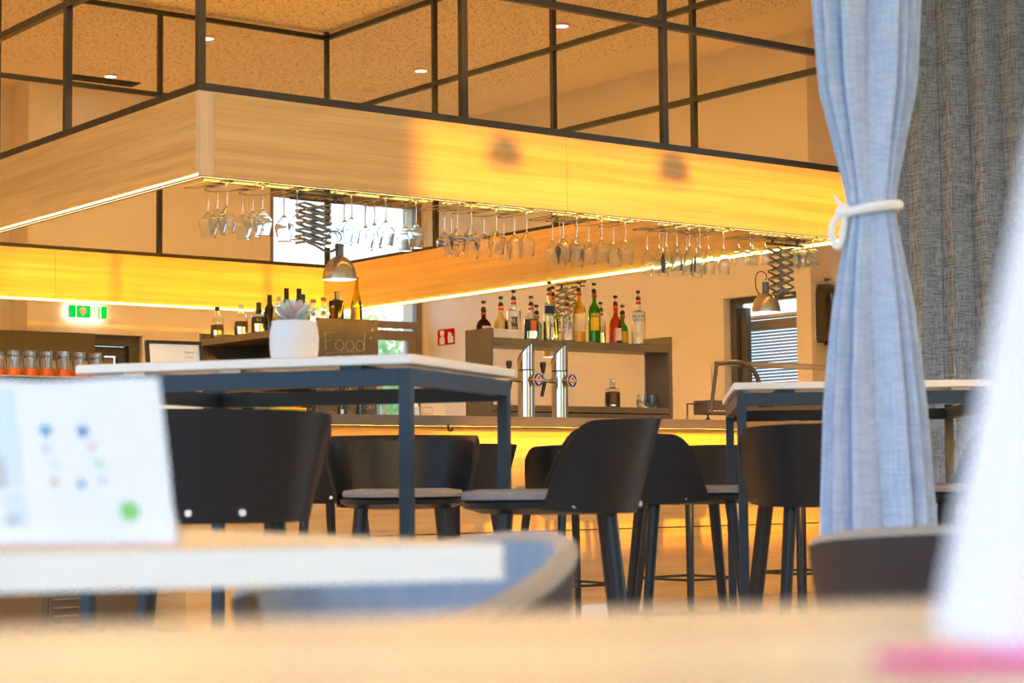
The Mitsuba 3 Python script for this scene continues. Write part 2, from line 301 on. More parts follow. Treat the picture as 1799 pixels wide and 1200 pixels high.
# inner faces and undersides of the beams
part(cn, 'inner_panel', box(X0 + .065, X1 - .001, Y0 + .037, Y0 + .062, ZB, ZW, .0007), OAK)
part(cn, 'inner_panel', box(X0 + .037, X0 + .062, Y0 + .062, Y1, ZB, ZW, .0007), OAK)
part(cn, 'outer_panel', box(X0, X1 + .1, Y1 + .072, Y1 + .1, ZB, ZW, .0007), OAK); part(cn, 'outer_panel', box(X1 + .072, X1 + .1, Y0 + TH, Y1 + .072, ZB, ZW, .0007), OAK)
def strip(x0, x1, y0, y1, z=ZB - .001): return trimesh.Trimesh([[x0, y0, z], [x1, y0, z], [x1, y1, z], [x0, y1, z]], [[0, 2, 1], [0, 3, 2]])
for r in ((X0 + TH, X1, Y0 + TH, Y0 + TH + .010), (X0 + TH, X0 + TH + .009, Y0 + .037, Y1), (X0 + .1, X1, Y1 + TH, Y1 + TH + .02), (X1 + TH, X1 + TH + .02, Y0 + .1, Y1)):
    part(cn, 'light_strip', strip(*r), LEDM, emitter=emit(LED), label='glowing warm light strip under the beam')
def ledge(a, b, inn):   # slim light profile along the inner bottom edge of a beam
    a, b, i = np.array(a, float), np.array(b, float), np.array(inn, float) * .010; u = np.array([0, 0, 1.0])
    m = loft([np.array([p + u * (ZB - .003), p + i + u * (ZB - .001), p + u * (ZB + .010)]) for p in (a, b)]); m.fix_normals(); return m
for a_, b_, i_ in (((X0 + .12, Y1 - .0005, 0), (X1 - .012, Y1 - .0005, 0), (0, -1, 0)), ((X0 + .0005, Y0 + .002, 0), (X0 + .0005, Y1, 0), (-.6, 0, 0)), ((X1 - .0005, Y0 + .12, 0), (X1 - .0005, Y1 - .012, 0), (-1, 0, 0))):
    part(cn, 'light_strip', ledge(a_, b_, i_), LEDM, emitter=emit([c * (.8 if i_[0] < 0 and a_[0] < X0 + .1 else 2.2) for c in LED]), label='glowing warm light strip along the bottom edge')
for r in ((X0 + .1, X1, Y1 + TH + .02, Y1 + .072), (X1 + TH + .02, X1 + .072, Y0 + .1, Y1)):
    part(cn, 'soffit', box(*r, ZB + .004, ZB + .02, 0), OAK)
S = .036; LV = [2.573, 3.236, 3.842, 4.50]
PX, PY = [X0, 5.50, 6.833, X1 + .1 - S], [Y0, 9.022, 10.477, 11.942, Y1 + .1 - S]
for z in LV:
    zz = (z - .023, z + .013) if z < 2.6 else (z - S / 2, z + S / 2)
    part(cn, 'rail', box(X0, X1 + .1, Y0, Y0 + S, *zz, .001), BLACK); part(cn, 'rail', box(X0, X1 + .1, Y1 + .1 - S, Y1 + .1, *zz, .001), BLACK)
    part(cn, 'rail', box(X0, X0 + S, Y0 + S, Y1 + .1 - S, *zz, .001), BLACK); part(cn, 'rail', box(X1 + .1 - S, X1 + .1, Y0 + S, Y1 + .1 - S, *zz, .001), BLACK)
for x in PX:
    for y in (PY[0], PY[-1]): part(cn, 'post', box(x, x + S, y, y + S, LV[0] + .013, LV[-1], .001), BLACK)
for y in PY[1:-1]:
    for x in (PX[0], PX[-1]): part(cn, 'post', box(x, x + S, y, y + S, LV[0] + .013, LV[-1], .001), BLACK)
part(cn, 'hanger', cat([box(x, x + S, y, y + S, LV[-1], H, 0) for x in (PX[0], PX[-1]) for y in (PY[0], PY[-1])]), BLACK)

# ------------------------------------------------------------------ hanging racks and glasses
def rack(name_label, lanes, y0=7.606, y1=7.87, z=2.152):
    t = thing('glass_rack', name_label, 'glass rack')
    for xa, xb in lanes:   # one hairpin of wire per lane edge
        a = np.linspace(-math.pi / 2, math.pi / 2, 7); w_ = (xb - xa) / 2; xm = (xa + xb) / 2
        pts = [(xa, y0, z), (xa, (y0 + y1) / 2, z)] + [(xm + w_ * math.sin(q), y1 + w_ * .9 * math.cos(q), z) for q in a] + [(xb, (y0 + y1) / 2, z), (xb, y0, z)]
        part(t, 'wire_loop', path(pts, .0032, 6), WIRE, True)
    part(t, 'mounting_bar', box(lanes[0][0] - .01, lanes[-1][1] + .01, 7.664, 7.674, z - .002, ZB + .004, .001), WIRE)
    return t
def lanes_for(xs, g=.024):
    """wire loops between neighbouring glass lanes, one at each end too"""
    xs = sorted(xs); return [(xs[0] - .085, xs[0] - g)] + [(p + g, q - g) for p, q in zip(xs, xs[1:])] + [(xs[-1] + g, xs[-1] + .085)]
def snap(spots, lanes): return [(float(np.clip(x, (c := min(lanes, key=lambda v: abs(v - x))) - .012, c + .012)), y) for x, y in spots]
def bowl_profile(kind):
    if kind == 'wine':   # hangs mouth down: z measured down from the foot
        return .118, .240, [(.005, .118), (.010, .124), (.021, .138), (.033, .152), (.0415, .163), (.0435, .170), (.0425, .178), (.0375, .208), (.0325, .240)]
    if kind == 'tulip':
        return .112, .252, [(.005, .112), (.008, .124), (.018, .140), (.028, .158), (.033, .178), (.0345, .194), (.033, .215), (.0275, .252)]
    return .058, .162, [(.005, .058), (.012, .066), (.026, .078), (.032, .086), (.030, .100), (.026, .120), (.027, .142), (.031, .162)]
def glass_parts(kind):
    zs, zb, pr = bowl_profile(kind); wl = .0013
    outer = [(.0008, zs + .0004)] + [(r, z) for r, z in pr]
    inner = [(max(r - wl, .001), z) for r, z in pr[:0:-1]] + [(.008, pr[1][1] + .004), (.0008, pr[1][1] + .003)]
    inner[0] = (pr[-1][0] - wl, pr[-1][1])
    b = lathe([(r, -z) for r, z in outer + inner], 28); b.fix_normals()
    fr = .036 if kind != 'liqueur' else .028
    st = lathe([(.0009, -.0042), (.012, -.0046), (.005, -.012), (.0036, -.03), (.0034, -zs + .02), (.005, -zs + .0002), (.0009, -zs + .0002)], 12); st.fix_normals()
    ft = lathe([(.0009, 0), (fr, -.0006), (fr, -.0022), (.012, -.0043), (.0009, -.0041)], 24); ft.fix_normals()
    return b, st, ft
GP = {k: glass_parts(k) for k in ('wine', 'tulip', 'liqueur')}
def rpx(p):   # only used to count glasses from left to right in their labels
    q = np.array(p) - CAM; return (q @ RGT) / (q @ FWD)
def hang(kind, spots, where, noun, group, z=2.1548):
    for i, (x, y) in enumerate(sorted(spots, key=lambda s: rpx((s[0], s[1], z)))):
        t = thing({'wine': 'wine_glass', 'tulip': 'tulip_glass', 'liqueur': 'liqueur_glass'}[kind], f'{ORD[i]} {noun} from the left hanging {where}', 'glass', group, T().translate([x, y, z]).rotate([0, 0, 1], (37 * i) % 360))
        for nm, mesh, sm in zip(('bowl', 'stem', 'foot'), GP[kind], (40, 40, 40)):
            part(t, nm, mesh, GLASS, sm, cache=kind + nm)
RA = [(4.205, 7.815), (4.205, 7.725), (4.195, 7.62), (4.385, 7.815), (4.375, 7.70), (4.375, 7.61), (4.56, 7.735), (4.575, 7.64)]
RB = [(4.865, 7.815), (4.845, 7.615), (4.89, 7.715), (5.085, 7.84), (5.065, 7.735), (5.055, 7.625), (5.255, 7.74), (5.225, 7.615)]
RC = [(5.52, 7.79), (5.495, 7.655), (5.535, 7.57), (5.60, 7.84), (5.735, 7.86), (5.73, 7.74), (5.715, 7.615), (5.90, 7.80), (5.885, 7.69), (5.895, 7.60)]
RD = [(6.205, 7.78), (6.20, 7.685), (6.235, 7.60), (6.30, 7.84), (6.44, 7.85), (6.40, 7.72), (6.385, 7.61), (6.58, 7.73), (6.565, 7.615)]
RE = [(6.915, 7.845), (6.94, 7.77), (6.93, 7.70), (6.945, 7.63), (7.03, 7.625), (7.12, 7.64), (7.205, 7.66), (7.265, 7.605), (7.065, 7.855), (7.14, 7.845), (7.165, 7.77), (7.237, 7.81)]
RF1 = [(7.605, 7.84), (7.63, 7.77), (7.69, 7.82), (7.735, 7.742)]
RF2 = [(8.01, 7.86), (7.985, 7.795), (7.965, 7.73), (7.94, 7.665), (8.03, 7.70), (7.975, 7.60)]
RG = 'glasses hung upside down under the canopy edge'
rack('wire glass rack at the pale corner of the canopy, left end', lanes_for([4.20, 4.38, 4.565])); hang('wine', snap(RA, [4.20, 4.38, 4.565]), 'in the rack at the pale canopy corner', 'wine glass', RG)
rack('wire glass rack right of the left scissor lamp', lanes_for([4.87, 5.07, 5.24])); hang('wine', snap(RB, [4.87, 5.07, 5.24]), 'right of the left scissor lamp', 'wine glass', RG)
rack('wire glass rack before the sunlit edge, two bays right of the left lamp', lanes_for([5.515, 5.60, 5.725, 5.895])); hang('wine', snap(RC, [5.515, 5.60, 5.725, 5.895]), 'in the rack before the yellow far beam', 'wine glass', RG)
rack('wire glass rack left of the seam in the front wood panels', lanes_for([6.21, 6.30, 6.41, 6.575])); hang('wine', snap(RD, [6.21, 6.30, 6.41, 6.575]), 'in the rack under the panel seam', 'wine glass', RG)
rack('crowded wire glass rack full of tall tulip glasses', lanes_for([6.93, 7.03, 7.13, 7.20, 7.265])); hang('tulip', snap(RE, [6.93, 7.03, 7.13, 7.20, 7.265]), 'in the crowded tulip rack', 'tulip glass', RG)
rack('short wire glass rack left of the right scissor lamp mount', lanes_for([7.62, 7.71])); hang('liqueur', snap(RF1, [7.62, 7.71]), 'just left of the right scissor lamp', 'small liqueur glass', RG)
rack('short wire glass rack right of the right scissor lamp mount', lanes_for([7.95, 8.02])); hang('liqueur', snap(RF2, [7.95, 8.02]), 'just right of the right scissor lamp', 'small liqueur glass', RG)

# ------------------------------------------------------------------ scissor lamps
def scissor_lamp(label, base, ang, shade_at, stages=6, wd=.15, hgt=.235, y_gap=.075):
    """base: centre of the mounting bar's underside (world); ang: turn about z; shade_at: shade rim centre in the lamp's own frame."""
    t = thing('scissor_lamp', label, 'lamp', None, T().translate(list(base)).rotate([0, 0, 1], ang))
    part(t, 'mounting_bar', box(-.145, .145, -.022, .022, -.022, 0, .003), BLACKP if ang > 45 else GUN)
    part(t, 'slide_rail', cat([tube((-.15, 0, -.045), (.15, 0, -.045), .006), tube((-.1, 0, -.02), (-.1, 0, -.05), .009), tube((.1, 0, -.02), (.1, 0, -.05), .009)]), BLACKP, 35)
    st = hgt / stages
    for y in (0, y_gap):
        for i in range(stages):
            za, zb = -.06 - i * st, -.06 - (i + 1) * st
            for s, dy in ((1, 0), (-1, .004)):
                L = math.hypot(wd, st); m = box(-L / 2, L / 2, -.0014, .0014, -.006, .006, .001)
                rot(m, -s * math.degrees(math.atan2(st, wd)), (0, -1, 0)); mv(m, 0, y + dy, (za + zb) / 2)
                part(t, 'scissor_arm', m, GUN)
    zs_ = [-.06 - i * st for i in range(stages + 1)]
    part(t, 'pivot_pins', cat([tube((sx * (wd / 2 - .006), -.006, z), (sx * (wd / 2 - .006), y_gap + .008, z), .0042, n=8) for z in zs_ for sx in (-1, 1)]), STEEL, 35, stuff=True)
    sx, sy, sz = shade_at; zt = sz + .172
    part(t, 'bracket', path(spline([(-.03, y_gap / 2, -.06 - hgt), (sx * .35, sy * .6, -.085 - hgt), (sx * .8, sy, (zt - .075 - hgt) / 2 - .02), (sx - .019, sy, zt - .025)], 16), .0085, 8, .5), GUN, True)
    part(t, 'cable', path(spline([(sx, sy, zt + .012), (sx + .006, sy, zt + .045), (sx - .035, sy + .01, zt + .06), (sx - .06, sy + .02, zt + .02), (sx * .4, y_gap, -.05 - hgt)], 18), .0025, 6), BLACKP, True)
    b = T().translate
    def at(m): return mv(m, sx, sy, sz)
    outer = [(.083, 0), (.0815, .018), (.076, .045), (.066, .070), (.050, .092), (.032, .106), (.0185, .112)]
    part(t, 'shade', at(lathe(outer + [(.0165, .110)] + [(r - .0015, z - .001) for r, z in outer[-2::-1]] + [(.083, 0)], 40, cap=False)), BRASS, 40, label='brushed metal dome shade')
    part(t, 'shade_lining', at(lathe([(r - .0022, z - .0022 + .0025) for r, z in outer[:-1]], 32, cap=False)), WHITE, 40)
    part(t, 'socket', at(lathe([(.0012, .112), (.0185, .112), (.0195, .116), (.0195, .168), (.017, .172), (.0012, .172)], 24)), GUN, 35)
    part(t, 'bulb', at(mv(ico(.028, 2), 0, 0, .022)), LEDM, True, emitter=emit(BULB))
    return t
scissor_lamp('brass toned scissor lamp hanging at the left, above the succulent', (4.735, 7.72, ZB), 0, (.184, .10, -.402), hgt=.185)
scissor_lamp('brass toned scissor lamp hanging at the right, before the dark window', (7.88, 7.74, ZB), 0, (-.065, .10, -.425), wd=.13, hgt=.27)
scissor_lamp('scissor lamp on the far beam, behind the back bar bottles', (8.345, 10.27, ZB - .002), 90, (.17, .02, -.52), wd=.16, hgt=.26)

# ------------------------------------------------------------------ bar island
bc = thing('bar_counter', 'long oak fronted bar with dark grey top and glowing underside', 'bar')
part(bc, 'counter_top', cat([box(4.05, 9.2, 7.95, 8.62, 1.075, 1.12, .002), box(4.05, 4.86, 8.622, 13.3, 1.075, 1.12, .002)]), GREY)
part(bc, 'front_panel', box(4.30, 9.2, 8.20, 8.225, .515, 1.075, .001), OAK); part(bc, 'front_panel', box(4.30, 9.2, 8.20, 8.225, .10, .509, .001), OAK)
part(bc, 'side_panel', box(4.30, 4.325, 8.226, 13.3, .515, 1.075, .001), OAK); part(bc, 'side_panel', box(4.30, 4.325, 8.226, 13.3, .10, .509, .001), OAK)
part(bc, 'carcass', cat([box(4.33, 9.2, 8.23, 8.60, .10, 1.07, 0), box(4.33, 4.68, 8.60, 13.3, .10, 1.07, 0)]), GREYD)
part(bc, 'plinth', cat([box(4.36, 9.2, 8.27, 8.29, 0, .10, 0), box(4.36, 4.38, 8.29, 13.3, 0, .10, 0)]), STEEL)
part(bc, 'light_strip', strip(4.33, 9.2, 8.10, 8.125, 1.072), LEDM, emitter=emit([c * .7 for c in LED]), label='warm light strip under the counter edge')
part(bc, 'light_strip', strip(4.20, 4.225, 8.15, 13.3, 1.072), LEDM, emitter=emit([c * .6 for c in LED]))
part(bc, 'hook', path(spline([(5.70, 8.02, 1.076), (5.70, 8.02, 1.05), (5.70, 8.0, 1.045), (5.70, 7.985, 1.055)], 10), .006, 8), BLACKP, True, label='small black bag hook')

def shelf_unit(): pass
bb = thing('back_bar', 'grey brown back bar shelf carrying a row of pourer bottles', 'shelf')
bY0, bY1 = 9.40, 9.65
part(bb, 'side_panel', box(6.99, 7.02, bY0, bY1, 0, 1.722, .001), GREY); part(bb, 'side_panel', box(8.465, 8.495, bY0, bY1, 0, 1.722, .001), GREY)
part(bb, 'shelf', box(7.021, 8.464, bY0, bY1, 1.617, 1.664, .001), GREY); part(bb, 'niche_floor', box(7.021, 8.464, bY0, bY1, 1.213, 1.252, .001), GREY)
for a, b in ((7.022, 7.62), (7.624, 8.40), (8.404, 8.463)): part(bb, 'drawer', box(a, b, bY0 + .004, bY1, .9, 1.208, .001), GREY)
part(bb, 'base', box(7.021, 8.464, bY0 + .03, bY1, 0, .89, 0), GREYD)
part(bb, 'glass_back', box(7.021, 8.464, bY1 - .012, bY1 - .006, 1.253, 1.616, 0), GLASS)
part(bb, 'gallery_rail', box(7.36, 8.464, bY1 - .01, bY1 - .004, 1.665, 1.70, 0), GLASS)
# shelf tower with the chalkboard front
sh = thing('shelf_tower', 'dark brown shelf block with bottles on top and chalkboard end', 'shelf')
part(sh, 'top_board', box(6.42, 6.90, 10.531, 12.03, 1.752, 1.798, .001), GREY); part(sh, 'end_panel', box(6.42, 6.90, 12.031, 12.06, 0, 1.84, .001), GREY)
part(sh, 'back_panel', box(6.87, 6.90, 10.531, 12.03, 1.0, 1.751, .001), GREYD); part(sh, 'base', box(6.43, 6.87, 10.531, 12.03, 0, 1.0, .001), GREYD)
part(sh, 'inner_shelf', box(6.43, 6.87, 10.531, 12.03, 1.40, 1.42, .001), GREYD)
part(sh, 'chalkboard', box(6.44, 6.90, 10.50, 10.53, 0, 1.842, .001), GREY, label='grey brown board with chalk writing')
# chalk handwriting
def arc(cx, cy, rx, ry, a0, a1, n=12): return [(cx + rx * math.cos(math.radians(a0 + (a1 - a0) * i / (n - 1))), cy + ry * math.sin(math.radians(a0 + (a1 - a0) * i / (n - 1)))) for i in range(n)]
o_ = [arc(.35, .3, .3, .3, 90, 450, 16)]
GLY = {'F': ([[(.05, 0), (0, 1), (.6, 1)], [(0, .52), (.42, .55)]], .7), 'o': (o_, .75), 'd': (o_ + [[(.66, 0), (.7, 1.05)]], .8), 'C': ([arc(.4, .5, .4, .5, 60, 300)], .75),
       'h': ([[(0, 0), (0, 1)], arc(.22, .28, .22, .3, 180, 0, 8) + [(.44, 0)]], .6), 'i': ([[(.08, 0), (.08, .55)], [(.08, .75), (.1, .8)]], .25), 'l': ([[(.08, 0), (.08, 1)]], .25),
       'c': ([arc(.3, .3, .28, .3, 50, 310)], .6), 'n': ([[(0, 0), (0, .58)], arc(.22, .3, .22, .28, 180, 0, 8) + [(.44, 0)]], .6), 'a': ([arc(.28, .28, .26, .28, 20, 380, 14), [(.54, .58), (.56, 0)]], .72),
       'r': ([[(0, 0), (0, .58)], arc(.2, .38, .2, .2, 180, 50, 6)], .45), 'e': ([[(.05, .3), (.52, .32)] + arc(.28, .3, .25, .3, 5, 310, 12)], .68),
       'K': ([[(0, 0), (.02, 1)], [(.5, 1), (.03, .45), (.55, 0)]], .68), 'ä': ([arc(.28, .28, .26, .28, 20, 380, 14), [(.54, .58), (.56, 0)], [(.15, .78), (.17, .82)], [(.4, .78), (.42, .82)]], .72),
       's': ([[(.4, .52), (.12, .5), (.1, .34), (.38, .24), (.34, .04), (.02, .06)]], .52), 'p': ([[(0, .58), (0, -.35)], arc(.25, .3, .25, .28, 150, -150, 12)], .65), 't': ([[(.15, .9), (.15, .05), (.32, 0)], [(0, .58), (.35, .6)]], .45),
       'z': ([[(0, .55), (.42, .56), (0, 0), (.46, 0)]], .55), ' ': ([], .45), '€': ([arc(.42, .5, .36, .48, 55, 305), [(-.05, .58), (.5, .6)], [(-.05, .42), (.45, .44)]], .85),
       '5': ([[(.5, 1), (.1, 1), (.08, .55)] + arc(.24, .3, .28, .3, 110, -140, 10)], .7), '0': ([arc(.3, .5, .28, .5, 90, 450, 16)], .72), ',': ([[(.1, .1), (.02, -.15)]], .25), 'f': ([arc(.32, .8, .18, .2, 40, 180, 6) + [(.14, 0)], [(0, .55), (.36, .56)]], .45)}
def script(text, h, r=.0016, fill=1.0):
    ms, x = [], 0.0
    for ch in text:
        st, wdt = GLY[ch]
        for s in st: ms.append(path([(x + p[0] * h * .92, 0, p[1] * h) for p in s], r, 5, .4))
        x += wdt * h * fill
    return cat(ms)
def chalk(text, x, z, h, r=.0016, fill=1.0): part(sh + '__chalkboard', 'writing', mv(script(text, h, r, fill), x, 10.4985, z), CHALK, True)
PXX, PZ = .00436, .00371
def bxp(px): return 6.445 + (px - 560) * PXX
def bzp(py, px): return 1.846 - (py - 557) * PZ - (px - 560) * (-.0000) * PZ + (px - 560) * .0762 * PZ
chalk('Food', bxp(571), bzp(615, 571), .115, .0031, .90)
part(sh + '__chalkboard', 'writing', path(spline([(bxp(571), 10.4985, bzp(621, 571)), (bxp(600), 10.4985, bzp(620, 600)), (bxp(628), 10.4985, bzp(620.5, 628))], 8), .0030, 5, .4), CHALK, True)
for fx, fy, rr in ((654, 582, .013), (651, 597, .010)):
    part(sh + '__chalkboard', 'flower_doodle', cat([path([(bxp(fx) + rr * math.cos(a + q / 4.) * (.9 if True else 1), 10.4985, bzp(fy, fx) + rr * math.sin(a + q / 4.)) for q in range(0, 1)] + [(bxp(fx) + rr * (.62 * math.cos(a) + .42 * math.cos(b)), 10.4985, bzp(fy, fx) + rr * (.62 * math.sin(a) + .42 * math.sin(b))) for b in np.linspace(0, 6.3, 10)],   .0020, 5, .4) for a in np.arange(5) * 2 * math.pi / 5]), CHALK, True)
chalk('Chili con Carne', bxp(543), bzp(682, 543), .060, .0023, .82)
chalk('Käsespätzle', bxp(543), bzp(728, 543), .056, .0023, .92)
chalk('€', bxp(625), bzp(721, 625), .035, .0021); chalk(',50', bxp(642), bzp(721, 642), .036, .0021)

# ------------------------------------------------------------------ bottles
def bottle_shell(pr, n=30, sq=0, wl=.0028):
    inner = [(max(r - wl, .004), z) for r, z in pr[:0:-1]]; inner = [(inner[0][0], pr[-1][1])] + inner[1:]
    zb = pr[0][1] + .006
    inner = [(r, max(z, zb)) for r, z in inner] + [(max(pr[1][0] - wl - .004, .004), zb), (.001, zb)]
    m = lathe([(.001, pr[0][1] + .002)] + pr + inner, n, sq); m.fix_normals(); return m
def liquid_mesh(pr, lvl, n=30, sq=0, wl=.0034):
    zs_ = [z for r, z in pr]; q = [(max(r - wl, .003), z) for r, z in pr[1:] if z < lvl]
    rl = float(np.interp(lvl, zs_[1:], [r for r, z in pr[1:]])) - wl
    q = [(q[0][0], .0075)] + q[1:] + [(max(rl, .003), lvl)]
    m = lathe([(.0012, .0075)] + q + [(.0012, lvl)], n, sq); m.fix_normals(); return m
def patch(R, phi, half, z0, z1, sq=0, n=14, off=.0009):
    a = np.linspace(phi - half, phi + half, n); k = np.ones(n)
    if sq: p = 2 + sq; k = (np.abs(np.cos(a)) ** p + np.abs(np.sin(a)) ** p) ** (-1 / p)
    r0, r1 = (R + .0002) * k, (R + off) * k
    c, s = np.cos(a), np.sin(a)
    prof = [np.stack([r1 * c, r1 * s, np.full(n, z0)], 1), np.stack([r1 * c, r1 * s, np.full(n, z1)], 1), np.stack([r0 * c, r0 * s, np.full(n, z1)], 1), np.stack([r0 * c, r0 * s, np.full(n, z0)], 1)]
    v = np.vstack(prof); f = []
    for i in range(4):
        for j in range(n - 1):
            a0, b0 = i * n + j, ((i + 1) % 4) * n + j; f += [[a0, a0 + 1, b0 + 1], [a0, b0 + 1, b0]]
    f += [[0, n, 2 * n], [0, 2 * n, 3 * n], [n - 1, 3 * n - 1, 2 * n - 1], [n - 1, 4 * n - 1, 3 * n - 1]]
    return trimesh.Trimesh(v, f, process=False)
def wrap_text(txt, h, R, phi, z, sq=0, bold=True):
    m = meshkit.text_mesh(txt, h, .0005, bold); v = m.vertices.copy(); xm = (v[:, 0].min() + v[:, 0].max()) / 2
    a = phi + (v[:, 0] - xm) / R; k = 1.0
    if sq: p = 2 + sq; k = (np.abs(np.cos(a)) ** p + np.abs(np.sin(a)) ** p) ** (-1 / p)
    r = (R + .0011 + v[:, 2]) * k
    return trimesh.Trimesh(np.stack([r * np.cos(a), r * np.sin(a), z + v[:, 1]], 1), m.faces, process=False)
PROF = {
 'spirit': lambda R, h: [(R * .9, 0), (R, .004), (R, h * .60), (R * .93, h * .68), (R * .6, h * .75), (.0145, h * .81), (.0135, h * .97), (.0155, h * .975), (.0155, h)],
 'round': lambda R, h: [(R * .9, 0), (R, .004), (R, h * .42), (R * .96, h * .52), (R * .75, h * .63), (R * .42, h * .70), (.0135, h * .78), (.013, h * .97), (.015, h * .975), (.015, h)],
 'tall': lambda R, h: [(R * .9, 0), (R, .004), (R, h * .62), (R * .97, h * .66), (R * .8, h * .72), (R * .5, h * .76), (.0145, h * .80), (.0135, h * .97), (.0155, h * .975), (.0155, h)],
 'wine': lambda R, h: [(R * .92, 0), (R, .004), (R, h * .58), (R * .92, h * .65), (R * .6, h * .72), (.0145, h * .78), (.0135, h * .96), (.015, h * .965), (.015, h)],
 'flute': lambda R, h: [(R * .92, 0), (R, .004), (R, h * .42), (R * .9, h * .52), (R * .66, h * .66), (R * .48, h * .78), (.014, h * .9), (.013, h * .97), (.015, h * .975), (.015, h)],
 'shoulder': lambda R, h: [(R * .9, 0), (R, .004), (R, h * .70), (R * .96, h * .74), (.02, h * .765), (.0145, h * .79), (.0135, h * .97), (.0155, h * .975), (.0155, h)],
}
def bottle(label, x, y, z, R, h, kind='spirit', gm=GLASS, liquid=None, lvl=.55, cap='pourer', sq=0, parts=(), group=None, name='bottle', opaque=False, capm=None):
    t = thing(name, label, 'bottle', group, T().translate([x, y, z]))
    pr = PROF[kind](R, h); phi = math.atan2(-y, -x)
    part(t, 'body', lathe([(.001, 0)] + pr + [(.001, h)], 30, sq) if opaque else bottle_shell(pr, 30, sq), gm, 40)
    if liquid: part(t, 'liquid', liquid_mesh(pr, h * lvl, 30, sq), liquid, 40)
    if cap == 'pourer':
        part(t, 'collar_band', lathe([(.0162, h - .026), (.0176, h - .025), (.0176, h - .012), (.0162, h - .011)], 18, cap=False), REDP, 40)
        part(t, 'stopper', lathe([(.001, h + .0005), (.0165, h + .0005), (.017, h + .006), (.012, h + .022), (.008, h + .024), (.001, h + .024)], 16), BLACKP, 40)
        part(t, 'spout', tube((0, 0, h + .0245), (0, 0, h + .046), .0065, .006, 12), STEEL, 40)
        part(t, 'spout_cap', mv(rot(box(-.0105, .0105, -.0105, .0105, 0, .017, .002), 20), 0, 0, h + .0455), BLACKP)
    elif cap == 'cork': part(t, 'cork', lathe([(.001, h + .0005), (.017, h + .0005), (.018, h + .004), (.018, h + .018), (.016, h + .021), (.001, h + .021)], 18), capm or CORK, 40)
    elif cap == 'screw': part(t, 'cap', lathe([(.0158, h - .02), (.0168, h - .019), (.0168, h + .004), (.015, h + .006), (.001, h + .006)], 18, cap=False), capm or BLACKP, 40)
    elif cap == 'capsule': part(t, 'capsule', lathe([(.0158, h - .075), (.0166, h - .074), (.0166, h + .002), (.001, h + .003)], 18, cap=False), capm or BLACKP, 40)
    for q in parts:
        nm, mt, half, z0, z1 = q[:5]; dphi = q[5] if len(q) > 5 else 0
        lab = part(t, 'label' if nm == '' else 'print', patch(R, phi + dphi, half, z0 * h, z1 * h, sq), mt, 40)
        for tx in q[6] if len(q) > 6 else (): part(lab, 'lettering', wrap_text(tx[0], tx[1], R, phi + dphi + (tx[4] if len(tx) > 4 else 0), tx[2] * h, sq), tx[3])
    return t
zs = 1.6645
bottle('brown flask bottle with cream label, alone at the left end of the back bar', 7.082, 9.58, zs, .047, 0.18, 'round', GBROWN, None, parts=[('', CREAM, .75, .08, .46, .55, [('STEIN', .012, .28, SEPIA)])], cap='pourer')
bottle('opaque mustard yellow liqueur bottle behind the white block', 7.218, 9.58, zs, .046, 0.215, 'round', YELB, opaque=True, parts=[('', NAVY, .28, .10, .55, .9)])
bottle('clear square whiskey bottle with black and white upright label', 7.235, 9.47, zs, .036, 0.246, 'shoulder', GLASS, LAMB, .12, sq=3, parts=[('', INK, .55, .06, .56, .2, [('OLD', .03, .40, SIGNW), ('No 7', .026, .24, SIGNW), ('BRAND', .016, .11, SIGNW)])])
bottle('clear gin bottle with black label and large orange disc', 7.373, 9.47, zs, .046, 0.217, 'spirit', GLASS, parts=[('', INK, 1.0, .26, .60), ('print', ORANGE, .42, .27, .56, .35)], liquid=LPALE, lvl=.5)
bottle('small pale green bottle half hidden behind the orange disc gin', 7.501, 9.58, zs, .034, 0.176, 'spirit', GSEA)
bottle('tall clear bottle with navy band near the top and pale liquid', 7.516, 9.465, zs, .039, 0.316, 'shoulder', GLASS, LPALE, .38, parts=[('', NAVY, .9, .54, .70, .1), ('print', PAPER, .25, .05, .50, .45, [('K', .02, .27, NAVY)])])
bottle('dark neck yellow bottle half hidden behind the navy banded one', 7.635, 9.58, zs, .036, 0.3, 'tall', GYEL, LGOLD, .5)
bottle('short wide clear bottle with silver print, before the hanging scissor', 7.66, 9.46, zs, .045, 0.225, 'shoulder', GLASS, parts=[('print', GREYI, .06, .1, .66), ('print', GREYI, .12, .30, .33, .3), ('print', GREYI, .12, .40, .43, -.3)])
bottle('tall golden whisky bottle with long cream label', 7.803, 9.52, zs, .043, 0.335, 'spirit', GGOLD, parts=[('', CREAM, .95, .22, .56, .2)])
bottle('green whiskey bottle with yellow label and black neck', 7.889, 9.47, zs, .039, 0.327, 'tall', GGREEN, parts=[('', YELL, .80, .24, .58, .1, [('JAMES', .017, .50, INK)])])
bottle('small amber bottle half hidden behind the green whiskey bottle', 8.035, 9.58, zs, .032, 0.22, 'tall', GLASS, LGOLD, .4, parts=[('', CREAM, .9, .36, .55)])
bottle('round shouldered amber rum bottle with red neck band', 8.06, 9.46, zs, .044, 0.253, 'round', GAMB, parts=[('print', CREAM, .5, .08, .40, .5)])
bottle('green shouldered bottle with yellow label behind the amber rum', 8.221, 9.58, zs, .038, 0.21, 'round', GGREEN, parts=[('', YELL, .7, .1, .45, .3)])
bottle('clear vodka bottle with blue lettering at the right end of the shelf', 8.252, 9.455, zs, .045, 0.295, 'shoulder', GLASS, parts=[('print', CREAM, .9, .18, .28, .0), ('print', PALEB, .02, .58, .585, 0, [('CALIDER', .0175, .60, BLUEI), ('VODKA', .0175, .515, BLUEI)])])
k = single('white_block', box(7.03, 7.24, 9.405, 9.43, zs + .0005, zs + .056, .002), WHITE, 'small white acrylic block at the left end of the back bar shelf', 'block')
